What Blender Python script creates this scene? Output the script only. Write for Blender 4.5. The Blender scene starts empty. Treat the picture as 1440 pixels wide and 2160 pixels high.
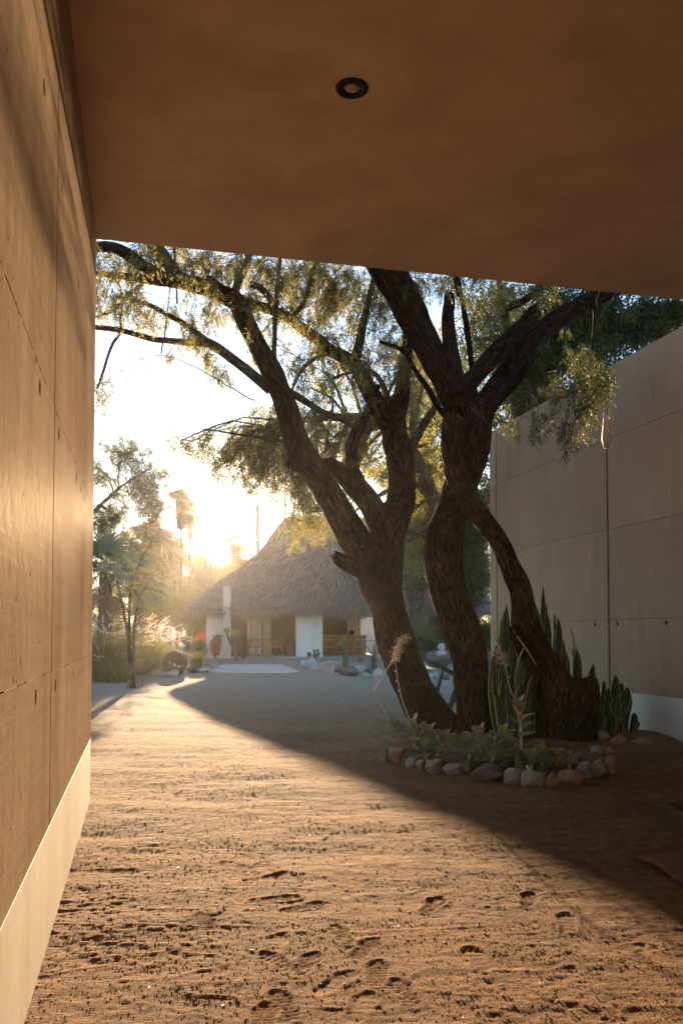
import bpy, math, random
import numpy as np
from mathutils import Vector, Matrix
R = math.radians
rng = np.random.default_rng(7)
random.seed(7)
scn = bpy.context.scene
col = scn.collection

# ------------------------------------------------------------------ camera
F = 1860.0; CAMH = 1.4; PITCH = math.atan(75.0/1860.0)
cd = bpy.data.cameras.new('camera'); cam = bpy.data.objects.new('camera', cd); col.objects.link(cam)
cam.location = (0, 0, CAMH); cam.rotation_euler = (R(90)+PITCH, 0, 0)
cd.sensor_fit = 'AUTO'; cd.sensor_width = 36; cd.lens = 36*F/2160; cd.shift_y = 183/2160
cd.clip_start = .05; cd.clip_end = 3000
scn.camera = cam
scn.render.resolution_x = 682; scn.render.resolution_y = 1024

# ------------------------------------------------------------------ light
SUN_AZ = math.atan2(-.1495, 1.0); SUN_EL = math.atan(.134/1.011)
SUN_DIR = Vector((math.sin(SUN_AZ)*math.cos(SUN_EL), math.cos(SUN_AZ)*math.cos(SUN_EL), math.sin(SUN_EL)))
w = bpy.data.worlds.new('World'); scn.world = w; w.use_nodes = True
nt = w.node_tree; nt.nodes.clear()
sky = nt.nodes.new('ShaderNodeTexSky'); sky.sky_type = 'NISHITA'; sky.sun_disc = False
sky.sun_elevation = SUN_EL; sky.sun_rotation = SUN_AZ
sky.air_density = 1.0; sky.dust_density = .15; sky.ozone_density = 2.5; sky.altitude = 0
bg = nt.nodes.new('ShaderNodeBackground'); bg.inputs[1].default_value = SKY_STR = .095
out = nt.nodes.new('ShaderNodeOutputWorld')
nt.links.new(sky.outputs[0], bg.inputs[0]); nt.links.new(bg.outputs[0], out.inputs[0])
sd = bpy.data.lights.new('sun', 'SUN'); so = bpy.data.objects.new('sun', sd); col.objects.link(so)
sd.energy = 5.0; sd.angle = R(.5); sd.color = (1.0, .70, .41)
so.rotation_euler = (-SUN_DIR).to_track_quat('-Z', 'Y').to_euler()
so.location = SUN_DIR*80
scn.view_settings.view_transform = 'Standard'; scn.view_settings.look = 'None'
scn.view_settings.gamma = 1.0; scn.view_settings.use_curve_mapping = False
scn.view_settings.exposure = 2.55
scn.cycles.max_bounces = 8; scn.cycles.diffuse_bounces = 5; scn.cycles.transparent_max_bounces = 8
scn.cycles.volume_bounces = 1; scn.cycles.sample_clamp_indirect = 8; scn.cycles.use_denoising = True
scn.cycles.use_adaptive_sampling = True

# ------------------------------------------------------------------ helpers
cp, sp_ = math.cos(PITCH), math.sin(PITCH)
def at(px, py, Y):
    xc = (px-720)/F; yc = (1263-py)/F
    dy = cp - yc*sp_; dz = sp_ + yc*cp
    return Vector((xc*Y/dy, Y, CAMH + dz/dy*Y))
def hsh(ix, iy, seed):
    h = (ix.astype(np.int64)*374761393 + iy.astype(np.int64)*668265263 + seed*982451653) & 0x7fffffff
    h = ((h ^ (h >> 13))*1274126177) & 0x7fffffff
    h = (h ^ (h >> 16)) & 0xffffff
    return h/float(0xffffff)
def vn(x, y, seed=0):
    x = np.asarray(x, float); y = np.asarray(y, float)
    xi = np.floor(x); yi = np.floor(y); fx = x-xi; fy = y-yi
    fx = fx*fx*fx*(fx*(fx*6-15)+10); fy = fy*fy*fy*(fy*(fy*6-15)+10)
    a = hsh(xi, yi, seed); b = hsh(xi+1, yi, seed); c = hsh(xi, yi+1, seed); d = hsh(xi+1, yi+1, seed)
    return (a*(1-fx)+b*fx)*(1-fy)+(c*(1-fx)+d*fx)*fy - .5
def fbm(x, y, oct=4, seed=0, g=.5):
    s = 0; a = 1
    for i in range(oct):
        s = s + a*vn(x*2**i+7.3*i, y*2**i-3.1*i, seed+i); a *= g
    return s
def smooth(a, b, x):
    t = np.clip((np.asarray(x, float)-a)/(b-a), 0, 1); return t*t*(3-2*t)
def gbase(x, y):
    x = np.asarray(x, float); y = np.asarray(y, float)
    z = .30*smooth(29, 41, y)
    d = np.sqrt(((x-2.3)/2.1)**2+((y-10.5)/1.9)**2)          # planter mound
    z = z + .13*(1-smooth(.55, 1.25, d))
    d2 = np.abs(x-(4.06-.247*(y-10.5)))
    z = z + .10*(1-smooth(.1, .9, d2))*smooth(10, 11.2, y)
    z = z + .04*fbm(x*.35, y*.35, 2, 5)*smooth(9, 14, y)
    return z
def G(x, y): return float(gbase(x, y))

def rootloc(p):
    v = Vector((0, 0, 0))
    while p is not None:
        v += p.location; p = p.parent
    return v
def mkmesh(V, F_, name='m', attrs=None, uv=None, smooth_=False):
    """V (n,3); F_ (m,k) array or list of lists"""
    me = bpy.data.meshes.new(name)
    V = np.asarray(V, np.float32)
    if isinstance(F_, np.ndarray) and F_.ndim == 2:
        n, k = F_.shape
        me.vertices.add(len(V)); me.vertices.foreach_set('co', V.ravel())
        me.loops.add(n*k); me.loops.foreach_set('vertex_index', F_.ravel().astype(np.int32))
        me.polygons.add(n); me.polygons.foreach_set('loop_start', np.arange(0, n*k, k, dtype=np.int32))
        me.update(calc_edges=True)
    else:
        me.from_pydata([tuple(map(float, v)) for v in V], [], [list(map(int, f)) for f in F_])
    if smooth_:
        me.polygons.foreach_set('use_smooth', np.ones(len(me.polygons), bool))
    if attrs:
        for k_, a in attrs.items():
            at_ = me.attributes.new(k_, 'FLOAT', 'POINT'); at_.data.foreach_set('value', np.asarray(a, np.float32))
    if uv is not None:      # per-vertex uv
        a = me.attributes.new('tuv', 'FLOAT_VECTOR', 'POINT')
        u3 = np.zeros((len(V), 3), np.float32); u3[:, :2] = uv
        a.data.foreach_set('vector', u3.ravel())
    me.update()
    return me
class MB:
    def __init__(s): s.V = []; s.F = []; s.n = 0; s.A = []; s.U = []
    def add(s, V, F_, a=None, uv=None):
        V = np.asarray(V, float).reshape(-1, 3)
        s.V.append(V); s.F.extend([[i+s.n for i in f] for f in F_]); s.n += len(V)
        s.A.append(np.full(len(V), random.random() if a is None else a) if np.isscalar(a) or a is None else np.asarray(a, float))
        s.U.append(np.zeros((len(V), 2)) if uv is None else np.asarray(uv, float))
        return s
    def box(s, x0, x1, y0, y1, z0, z1, M=None, bev=0):
        V = np.array([(x, y, z) for z in (z0, z1) for y in (y0, y1) for x in (x0, x1)], float)
        F_ = [(0, 2, 3, 1), (4, 5, 7, 6), (0, 1, 5, 4), (1, 3, 7, 5), (3, 2, 6, 7), (2, 0, 4, 6)]
        if M is not None: V = np.array([M @ Vector(v) for v in V])
        return s.add(V, F_)
    def tube(s, pts, radii, n=8, cap=True, ridge=0, seed=0):
        P = [Vector(p) for p in pts]; m = len(P)
        if np.isscalar(radii): radii = [radii]*m
        up = Vector((0, 0, 1)); V = []; U = []; L = 0
        T0 = (P[1]-P[0]).normalized(); a = T0.orthogonal().normalized()
        for i in range(m):
            T = (P[min(i+1, m-1)]-P[max(i-1, 0)]).normalized()
            a = (a - T*a.dot(T)).normalized(); b = T.cross(a)
            if i: L += (P[i]-P[i-1]).length
            for k in range(n):
                th = 2*math.pi*k/n; r = radii[i]
                if ridge:
                    q = L*1.3
                    if n > 36: r *= 1-.055*abs(float(vn(th*3.2+.8*math.sin(q*2+seed), q*1.1, seed+7))*2)+.05*float(vn(th*7, q*3.5, seed+8))
                    r *= 1+ridge*(2.2*float(vn(math.cos(th)*2.6+seed, math.sin(th)*2.6+q*1.4, seed))+1.6*float(vn(math.cos(th)*7+q*.5, math.sin(th)*7+q*2.2, seed+3)))
                V.append(P[i]+(a*math.cos(th)+b*math.sin(th))*r); U.append((th*radii[i]*1.0, L))
        F_ = []
        for i in range(m-1):
            for k in range(n):
                F_.append((i*n+k, i*n+(k+1) % n, (i+1)*n+(k+1) % n, (i+1)*n+k))
        if cap:
            F_.append(tuple(range(n-1, -1, -1))); F_.append(tuple((m-1)*n+k for k in range(n)))
        return s.add(V, F_, uv=U)
    def lathe(s, prof, c=(0, 0, 0), n=16):
        c = Vector(c); V = []; F_ = []
        for r, z in prof:
            for k in range(n):
                V.append((c.x+r*math.cos(2*math.pi*k/n), c.y+r*math.sin(2*math.pi*k/n), c.z+z))
        for i in range(len(prof)-1):
            for k in range(n): F_.append((i*n+k, i*n+(k+1) % n, (i+1)*n+(k+1) % n, (i+1)*n+k))
        F_.append(tuple(range(n-1, -1, -1))); F_.append(tuple((len(prof)-1)*n+k for k in range(n)))
        return s.add(V, F_)
    def build(s, name, mat, parent=None, smooth_=False, bev=0, kind=None):
        V = np.concatenate(s.V); off = np.array(rootloc(parent)) if parent else np.zeros(3)
        me = mkmesh(V-off, s.F, name, attrs={'tint': np.concatenate(s.A)}, uv=np.concatenate(s.U), smooth_=smooth_)
        return link(name, me, mat, parent, bev=bev, kind=kind)
def link(name, me, mat, parent=None, loc=None, bev=0, kind=None):
    o = bpy.data.objects.new(name, me); col.objects.link(o)
    if len(me.materials) == 0 and mat: me.materials.append(mat)
    if parent: o.parent = parent
    if loc is not None: o.location = loc
    if bev:
        m = o.modifiers.new('b', 'BEVEL'); m.width = bev; m.segments = 1; m.limit_method = 'ANGLE'
    if kind: o['kind'] = kind
    return o
def tag(o, label=None, cat=None, group=None, kind=None):
    if label: o['label'] = label
    if cat: o['category'] = cat
    if group: o['group'] = group
    if kind: o['kind'] = kind
    return o
def thing(name, label, cat, loc=(0, 0, 0), group=None, rz=0):
    o = bpy.data.objects.new(name, None); col.objects.link(o); o.location = loc; o.rotation_euler.z = rz
    o.empty_display_size = .1
    return tag(o, label, cat, group)
def copy_tree(o, parent=None):
    kids = list(o.children)
    c = o.copy(); col.objects.link(c)
    if parent: c.parent = parent
    for k in kids: copy_tree(k, c)
    return c
def spline(P, step, k=None):
    """P (n,d) catmull-rom resample by distance in first 3 dims"""
    P = np.asarray(P, float); n = len(P); outp = []
    E = np.vstack([2*P[0]-P[1], P, 2*P[-1]-P[-2]])
    for i in range(n-1):
        p0, p1, p2, p3 = E[i], E[i+1], E[i+2], E[i+3]
        L = np.linalg.norm(p2[:3]-p1[:3]); m = max(1, int(L/step))
        for j in range(m):
            t = j/m
            outp.append(.5*((2*p1)+(-p0+p2)*t+(2*p0-5*p1+4*p2-p3)*t*t+(-p0+3*p1-3*p2+p3)*t**3))
    outp.append(P[-1]); return np.array(outp)

# ------------------------------------------------------------------ materials
def newmat(name):
    m = bpy.data.materials.new(name); m.use_nodes = True; t = m.node_tree; t.nodes.clear()
    o = t.nodes.new('ShaderNodeOutputMaterial'); return m, t, o
def N(t, typ, **kw):
    n = t.nodes.new(typ)
    for k, v in kw.items(): setattr(n, k, v)
    return n
def ramp(t, src, stops):
    r = N(t, 'ShaderNodeValToRGB'); e = r.color_ramp.elements
    while len(e) < len(stops): e.new(.5)
    for i, (p, c) in enumerate(stops):
        e[i].position = p; e[i].color = (*c, 1) if len(c) == 3 else c
    t.links.new(src, r.inputs[0]); return r.outputs[0]
def noise(t, vec, scale, detail=4, rough=.55, dist=0):
    n = N(t, 'ShaderNodeTexNoise'); n.inputs['Scale'].default_value = scale; n.inputs['Detail'].default_value = detail
    n.inputs['Roughness'].default_value = rough; n.inputs['Distortion'].default_value = dist
    if vec is not None: t.links.new(vec, n.inputs['Vector'])
    return n.outputs['Fac']
def mapping(t, vec, scale, loc=(0, 0, 0), rot=(0, 0, 0)):
    m = N(t, 'ShaderNodeMapping'); m.inputs['Scale'].default_value = scale; m.inputs['Location'].default_value = loc
    m.inputs['Rotation'].default_value = rot
    t.links.new(vec, m.inputs['Vector']); return m.outputs[0]
def math_(t, op, a, b=None):
    m = N(t, 'ShaderNodeMath', operation=op)
    for i, v in enumerate((a, b)):
        if v is None: continue
        if isinstance(v, (int, float)): m.inputs[i].default_value = v
        else: t.links.new(v, m.inputs[i])
    return m.outputs[0]
def bump(t, h, strength, dist=.02):
    b = N(t, 'ShaderNodeBump'); b.inputs['Strength'].default_value = strength; b.inputs['Distance'].default_value = dist
    t.links.new(h, b.inputs['Height']); return b.outputs[0]
def principled(t, o, colr, rough=.7, spec=.3, normal=None, metal=0):
    p = N(t, 'ShaderNodeBsdfPrincipled')
    if hasattr(colr, 'type') or hasattr(colr, 'node'): t.links.new(colr, p.inputs['Base Color'])
    else: p.inputs['Base Color'].default_value = (*colr, 1)
    if isinstance(rough, (int, float)): p.inputs['Roughness'].default_value = rough
    else: t.links.new(rough, p.inputs['Roughness'])
    p.inputs['Specular IOR Level'].default_value = spec; p.inputs['Metallic'].default_value = metal
    if normal is not None: t.links.new(normal, p.inputs['Normal'])
    t.links.new(p.outputs[0], o.inputs[0]); return p
def simple(name, c0, c1, scale=8, rough=.75, spec=.3, b=.2, bscale=30, stretch=(1, 1, 1), metal=0, bdist=.01):
    m, t, o = newmat(name); g = N(t, 'ShaderNodeNewGeometry').outputs['Position']
    g2 = mapping(t, g, stretch)
    f = noise(t, g2, scale, 5, .6)
    c = ramp(t, f, [(.3, c0), (.7, c1)])
    h = noise(t, g2, bscale, 4, .6)
    principled(t, o, c, rough, spec, bump(t, h, b, bdist), metal); return m
def leafmat(name, cols, trans, tcol, rough=.55, spec=.25):
    """cols: ramp over per-leaf tint; translucent mix"""
    m, t, o = newmat(name)
    a = N(t, 'ShaderNodeAttribute', attribute_name='tint')
    c = ramp(t, a.outputs['Fac'], [(i/(len(cols)-1), k) for i, k in enumerate(cols)])
    tc = ramp(t, a.outputs['Fac'], [(i/(len(tcol)-1), k) for i, k in enumerate(tcol)])
    p = N(t, 'ShaderNodeBsdfPrincipled'); t.links.new(c, p.inputs['Base Color']); p.inputs['Roughness'].default_value = rough
    p.inputs['Specular IOR Level'].default_value = spec
    tr = N(t, 'ShaderNodeBsdfTranslucent'); t.links.new(tc, tr.inputs[0])
    mx = N(t, 'ShaderNodeMixShader'); mx.inputs[0].default_value = trans
    t.links.new(p.outputs[0], mx.inputs[1]); t.links.new(tr.outputs[0], mx.inputs[2]); t.links.new(mx.outputs[0], o.inputs[0])
    return m

def m_sand():
    m, t, o = newmat('sand'); g = N(t, 'ShaderNodeNewGeometry').outputs['Position']
    big = noise(t, g, .7, 4, .6); mid = noise(t, g, 9, 5, .65); fine = noise(t, g, 130, 3, .7)
    c = ramp(t, mid, [(.3, (.15, .066, .020)), (.5, (.245, .120, .038)), (.72, (.33, .178, .066))])
    c2 = ramp(t, big, [(.35, (.72, .68, .66)), (.65, (1.12, 1.08, 1.04))])
    mx = N(t, 'ShaderNodeMix', data_type='RGBA', blend_type='MULTIPLY'); mx.inputs[0].default_value = 1
    t.links.new(c, mx.inputs[6]); t.links.new(c2, mx.inputs[7])
    f2 = ramp(t, math_(t, 'ADD', math_(t, 'MULTIPLY', fine, .5), math_(t, 'MULTIPLY', noise(t, g, 48, 5, .8), .5)), [(.36, (.30, .26, .24)), (.46, (.85, .84, .82)), (.52, (1.0, 1.0, 1.0)), (.64, (1.35, 1.35, 1.35))])  # grain colour speckle; dark flecks also stand in for tiny shadows between grains
    mx2 = N(t, 'ShaderNodeMix', data_type='RGBA', blend_type='MULTIPLY'); mx2.inputs[0].default_value = 1
    t.links.new(mx.outputs[2], mx2.inputs[6]); t.links.new(f2, mx2.inputs[7])
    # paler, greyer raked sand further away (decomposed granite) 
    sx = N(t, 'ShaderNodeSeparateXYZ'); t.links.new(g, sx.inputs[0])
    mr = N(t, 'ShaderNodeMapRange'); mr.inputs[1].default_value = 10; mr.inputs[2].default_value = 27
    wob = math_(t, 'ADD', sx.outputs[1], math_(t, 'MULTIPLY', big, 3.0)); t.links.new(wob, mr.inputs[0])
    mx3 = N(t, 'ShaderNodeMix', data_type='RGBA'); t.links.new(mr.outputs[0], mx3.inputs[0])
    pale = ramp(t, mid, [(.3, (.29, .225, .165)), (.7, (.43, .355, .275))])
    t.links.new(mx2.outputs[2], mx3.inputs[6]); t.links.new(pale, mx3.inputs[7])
    h = math_(t, 'ADD', math_(t, 'MULTIPLY', noise(t, g, 34, 5, .75), 1.3), math_(t, 'MULTIPLY', fine, .6))
    g4 = mapping(t, g, (1, 1.7, 1)); h2 = noise(t, g4, 5.5, 6, .72, .5)
    b1 = N(t, 'ShaderNodeBump'); b1.inputs['Strength'].default_value = 1.0; b1.inputs['Distance'].default_value = .11; t.links.new(h2, b1.inputs['Height'])
    b2 = N(t, 'ShaderNodeBump'); b2.inputs['Strength'].default_value = .9; b2.inputs['Distance'].default_value = .016; t.links.new(h, b2.inputs['Height']); t.links.new(b1.outputs[0], b2.inputs['Normal'])
    principled(t, o, mx3.outputs[2], .95, .1, b2.outputs[0]); return m
def m_wall(name, c0, c1, rough0, rough1, spec, fine=.25, sc=1.2, sheen=0):
    m, t, o = newmat(name); g = N(t, 'ShaderNodeNewGeometry').outputs['Position']
    st = mapping(t, g, (1, 1, .45)); blot = noise(t, st, sc, 6, .62, .4)
    hz = mapping(t, g, (.5, .5, 9)); lines = noise(t, hz, 2.2, 3, .6)
    spk = noise(t, g, 55, 3, .7)
    mixf = math_(t, 'ADD', math_(t, 'MULTIPLY', blot, .75), math_(t, 'MULTIPLY', lines, .25))
    c = ramp(t, mixf, [(.32, c0), (.68, c1)])
    s2 = ramp(t, spk, [(.22, (.55, .5, .45)), (.34, (1, 1, 1))])
    mx = N(t, 'ShaderNodeMix', data_type='RGBA', blend_type='MULTIPLY'); mx.inputs[0].default_value = .8
    t.links.new(c, mx.inputs[6]); t.links.new(s2, mx.inputs[7])
    rr = N(t, 'ShaderNodeMapRange'); rr.inputs[1].default_value = .3; rr.inputs[2].default_value = .7
    rr.inputs[3].default_value = rough0; rr.inputs[4].default_value = rough1; t.links.new(blot, rr.inputs[0])
    h = math_(t, 'ADD', math_(t, 'MULTIPLY', spk, .25), math_(t, 'ADD', math_(t, 'MULTIPLY', lines, .5), math_(t, 'MULTIPLY', noise(t, g, 9, 5, .6), .8)))
    # rain streaks and tone differences from pour to pour
    stv = noise(t, mapping(t, g, (5, 5, .28)), 1.0, 4, .6); sc2 = ramp(t, stv, [(.30, (.78, .77, .76)), (.52, (1, 1, 1)), (.75, (1.08, 1.08, 1.07))])
    m3 = N(t, 'ShaderNodeMix', data_type='RGBA', blend_type='MULTIPLY'); m3.inputs[0].default_value = .45 if 'plaster' not in name else .15
    t.links.new(mx.outputs[2], m3.inputs[6]); t.links.new(sc2, m3.inputs[7])
    oi = N(t, 'ShaderNodeObjectInfo').outputs['Random']; c3 = ramp(t, oi, [(0, (.90, .90, .91)), (1, (1.08, 1.07, 1.05))])
    m4 = N(t, 'ShaderNodeMix', data_type='RGBA', blend_type='MULTIPLY'); m4.inputs[0].default_value = 1
    t.links.new(m3.outputs[2], m4.inputs[6]); t.links.new(c3, m4.inputs[7])
    nb = bump(t, h, fine, .01)
    if sheen:
        pr = principled(t, o, m4.outputs[2], .9, 0, nb); gl = N(t, 'ShaderNodeBsdfGlossy'); gl.inputs['Color'].default_value = (1, .95, .88, 1)
        t.links.new(rr.outputs[0], gl.inputs['Roughness']); t.links.new(nb, gl.inputs['Normal'])
        ms = N(t, 'ShaderNodeMixShader'); t.links.new(math_(t, 'MULTIPLY', ramp(t, blot, [(.35, (.4, .4, .4)), (.6, (1, 1, 1))]), sheen), ms.inputs[0])
        t.links.new(pr.outputs[0], ms.inputs[1]); t.links.new(gl.outputs[0], ms.inputs[2]); t.links.new(ms.outputs[0], o.inputs[0])
    else: principled(t, o, m4.outputs[2], rr.outputs[0], spec, nb)
    return m
def m_bark(name, c0, c1, c2, sc=1.0):
    m, t, o = newmat(name)
    a = N(t, 'ShaderNodeAttribute', attribute_name='tuv').outputs['Vector']
    wv = mapping(t, a, (30*sc, 7.0*sc, 1)); f = noise(t, wv, 1.0, 6, .7, .55)
    g = N(t, 'ShaderNodeNewGeometry').outputs['Position']; f2 = noise(t, g, 40, 4, .7); f3 = noise(t, g, 2.2, 3, .6)
    mm = math_(t, 'ADD', math_(t, 'MULTIPLY', f, .8), math_(t, 'MULTIPLY', f2, .25))
    c = ramp(t, mm, [(.42, c0), (.54, c1), (.66, c2)])
    v = ramp(t, f3, [(.35, (.6, .6, .62)), (.65, (1.15, 1.1, 1.05))])
    mx = N(t, 'ShaderNodeMix', data_type='RGBA', blend_type='MULTIPLY'); mx.inputs[0].default_value = 1
    t.links.new(c, mx.inputs[6]); t.links.new(v, mx.inputs[7])
    principled(t, o, mx.outputs[2], .9, .12, bump(t, mm, 1.0, .07)); return m

M = {}
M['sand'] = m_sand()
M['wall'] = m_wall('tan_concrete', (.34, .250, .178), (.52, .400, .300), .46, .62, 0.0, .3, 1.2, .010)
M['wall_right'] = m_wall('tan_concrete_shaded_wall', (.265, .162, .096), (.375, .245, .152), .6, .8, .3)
M['plinth'] = m_wall('pale_plinth_concrete', (.50, .45, .37), (.64, .59, .50), .55, .75, .4, .15, .8)
M['ceiling'] = m_wall('brown_soffit_plaster', (.56, .435, .315), (.84, .68, .52), .6, .8, .3, .6, 1.3)
M['joint'] = simple('joint_dark', (.03, .02, .015), (.06, .04, .03))
M['rust'] = simple('rust_strip', (.10, .045, .02), (.17, .08, .035), 12)
M['hole'] = simple('tie_hole_dark', (.012, .009, .007), (.025, .018, .012), spec=0)
M['seam'] = simple('faint_seam', (.07, .045, .03), (.13, .085, .06), spec=0)
M['black'] = simple('black_metal', (.008, .008, .008), (.015, .014, .013), rough=.45)
M['lens'] = simple('frosted_lens', (.5, .42, .33), (.6, .5, .4), rough=.3)
M['bark'] = m_bark('mesquite_bark', (.008, .004, .0025), (.048, .021, .011), (.145, .074, .040))
M['bark_grey'] = m_bark('grey_branch_bark', (.04, .028, .02), (.12, .085, .06), (.22, .17, .125))
M['bark_dark'] = m_bark('darker_bark', (.006, .003, .002), (.024, .011, .006), (.085, .040, .020))  # darker brown bark for the twin-stemmed tree's limbs, stubs and stump
M['palmtrunk'] = m_bark('palm_trunk', (.06, .045, .035), (.15, .12, .095), (.25, .21, .17), .6)
M['twig'] = simple('twig', (.06, .042, .03), (.13, .095, .07), 6)
M['leaf'] = leafmat('mesquite_leaf', [(.030, .032, .008), (.055, .055, .014), (.085, .075, .018)], .55,
                    [(.13, .15, .045), (.28, .26, .08), (.46, .36, .11)])
M['leaf_dark'] = leafmat('dark_leaf', [(.016, .024, .010), (.030, .040, .016), (.046, .055, .020)], .25,
                         [(.08, .12, .03), (.16, .20, .05), (.32, .28, .06)])
M['leaf_far'] = leafmat('far_leaf', [(.03, .04, .018), (.055, .06, .025), (.08, .08, .03)], .4,
                        [(.12, .13, .04), (.22, .20, .06), (.35, .28, .08)])
M['palm'] = leafmat('palm_green', [(.025, .045, .022), (.045, .07, .035), (.07, .10, .05)], .35, [(.08, .12, .05), (.13, .18, .07), (.2, .24, .09)], .45, .4)
M['palm_dead'] = leafmat('palm_dead', [(.08, .055, .035), (.13, .09, .055), (.18, .13, .08)], .3, [(.2, .13, .06), (.3, .2, .1), (.4, .27, .14)])
M['grass'] = leafmat('fountain_grass', [(.035, .05, .015), (.07, .08, .025), (.14, .12, .045)], .4, [(.14, .16, .04), (.3, .27, .07), (.5, .40, .13)])
M['plume'] = leafmat('grass_plume', [(.42, .33, .26), (.55, .45, .36), (.66, .56, .46)], .5, [(.6, .45, .33), (.75, .58, .45), (.85, .7, .55)])
M['red'] = leafmat('red_bract', [(.35, .03, .03), (.5, .05, .04), (.6, .1, .06)], .5, [(.6, .06, .04), (.75, .1, .06), (.8, .2, .1)])
M['darkred'] = leafmat('dark_red_leaf', [(.05, .018, .015), (.08, .025, .018), (.11, .045, .025)], .35, [(.2, .06, .04), (.3, .1, .05), (.35, .16, .07)])
M['agave'] = simple('agave_leaf', (.07, .10, .085), (.13, .17, .14), 6, .5)
M['cactus'] = simple('cactus_green', (.05, .075, .04), (.10, .13, .07), 9, .6)
M['dryflower'] = simple('dry_flower', (.36, .26, .19), (.52, .40, .30), 30)
M['granite'] = simple('speckled_granite', (.10, .075, .055), (.31, .25, .195), 45, .85, .3, .5, 40)
M['granite2'] = simple('dark_granite', (.07, .052, .045), (.19, .15, .13), 30, .85, .3, .6, 30)
M['redstone'] = simple('red_stone', (.15, .065, .032), (.30, .155, .09), 10, .85, .3, .4, 30)
M['cobble'] = simple('grey_river_stone', (.27, .26, .25), (.42, .41, .39), 3, .75, .3, .2, 25)
M['cobble2'] = simple('pink_river_stone', (.32, .24, .20), (.46, .36, .30), 3, .75, .3, .2, 25)
M['white'] = m_wall('white_render', (.62, .60, .56), (.74, .72, .68), .8, .9, .2, .3, .6)
M['creamwall'] = m_wall('cream_render', (.52, .44, .36), (.62, .54, .46), .8, .9, .2, .3, .6)
M['thatch'] = leafmat('palm_thatch', [(.07, .06, .052), (.16, .138, .122), (.30, .27, .25)], .08, [(.3, .22, .15), (.4, .3, .2), (.5, .38, .26)], .8, .1)
M['thatch_base'] = simple('thatch_under', (.09, .075, .06), (.17, .145, .12), 14, .9, .1, .6, 40)
M['room'] = simple('dark_room_wall', (.045, .032, .022), (.07, .05, .036), 3)
M['floor'] = simple('polished_floor', (.30, .28, .25), (.42, .40, .36), 2, .5)
M['wood'] = simple('brown_wood', (.12, .055, .025), (.22, .11, .05), 10, .5, .4, .2, 30, (1, 1, 6))
M['wood_orange'] = simple('orange_counter_wood', (.32, .14, .045), (.46, .22, .08), 6, .4, .4)
M['wicker'] = simple('wicker', (.16, .11, .07), (.26, .19, .12), 40)
M['plank'] = simple('bleached_plank', (.40, .36, .30), (.56, .51, .45), 5, .8, .2, .3, 30, (.4, 6, 1))
M['wood_dark'] = simple('dark_red_wood', (.035, .014, .008), (.075, .030, .016), 9, .8, .1)
M['clay'] = simple('terracotta_mat', (.10, .035, .020), (.17, .065, .038), 14, .9, .1, .6, 120)
M['cushion'] = simple('grey_cushion', (.25, .24, .22), (.33, .31, .29))
M['teal'] = simple('teal_canvas', (.03, .24, .27), (.05, .33, .36), rough=.8)
M['carpaint'] = simple('silver_car_paint', (.42, .47, .50), (.47, .52, .55), 2, .25, .6, 0)
M['glass_dark'] = simple('dark_window_glass', (.02, .025, .03), (.03, .035, .04), 2, .08, .8, 0)
M['chrome'] = simple('chrome', (.7, .7, .7), (.75, .75, .75), 2, .15, .8, 0, metal=1)
M['headlight'] = simple('headlight_glass', (.6, .62, .65), (.7, .72, .75), 2, .1, .8, 0)
M['rubber'] = simple('tyre_rubber', (.01, .01, .01), (.02, .02, .02))
M['iron'] = simple('black_iron_disc', (.02, .012, .012), (.045, .028, .026), 8, .6, .4, .4, 30)
M['crumb'] = simple('sand_crumb', (.13, .06, .022), (.36, .21, .095), 60, .95, .1)
M['paleleaf'] = leafmat('frangipani_leaf', [(.10, .13, .05), (.16, .18, .07), (.24, .24, .10)], .4, [(.25, .28, .07), (.4, .38, .1), (.5, .42, .12)])
M['red_tip'] = simple('red_marker_tip', (.5, .06, .03), (.6, .08, .04))

def m_snake():
    m, t, o = newmat('sansevieria_leaf')
    a = N(t, 'ShaderNodeAttribute', attribute_name='tuv').outputs['Vector']
    s = N(t, 'ShaderNodeSeparateXYZ'); t.links.new(a, s.inputs[0])
    mp = mapping(t, a, (6, 26, 1)); f = noise(t, mp, 1.0, 3, .6, .8)
    c = ramp(t, f, [(.40, (.018, .030, .014)), (.52, (.035, .055, .024)), (.62, (.085, .11, .055))])
    e = math_(t, 'ABSOLUTE', s.outputs[0]); ed = ramp(t, e, [(.80, (0, 0, 0)), (.90, (1, 1, 1))])
    mx = N(t, 'ShaderNodeMix', data_type='RGBA'); t.links.new(ed, mx.inputs[0]); t.links.new(c, mx.inputs[6]); mx.inputs[7].default_value = (.42, .38, .12, 1)
    p = N(t, 'ShaderNodeBsdfPrincipled'); t.links.new(mx.outputs[2], p.inputs['Base Color']); p.inputs['Roughness'].default_value = .45
    tr = N(t, 'ShaderNodeBsdfTranslucent'); sc = N(t, 'ShaderNodeMix', data_type='RGBA', blend_type='MULTIPLY'); sc.inputs[0].default_value = 1
    t.links.new(mx.outputs[2], sc.inputs[6]); sc.inputs[7].default_value = (2.6, 2.6, 1.2, 1); t.links.new(sc.outputs[2], tr.inputs[0])
    ms = N(t, 'ShaderNodeMixShader'); ms.inputs[0].default_value = .4
    t.links.new(p.outputs[0], ms.inputs[1]); t.links.new(tr.outputs[0], ms.inputs[2]); t.links.new(ms.outputs[0], o.inputs[0]); return m
M['snake'] = m_snake()
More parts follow.
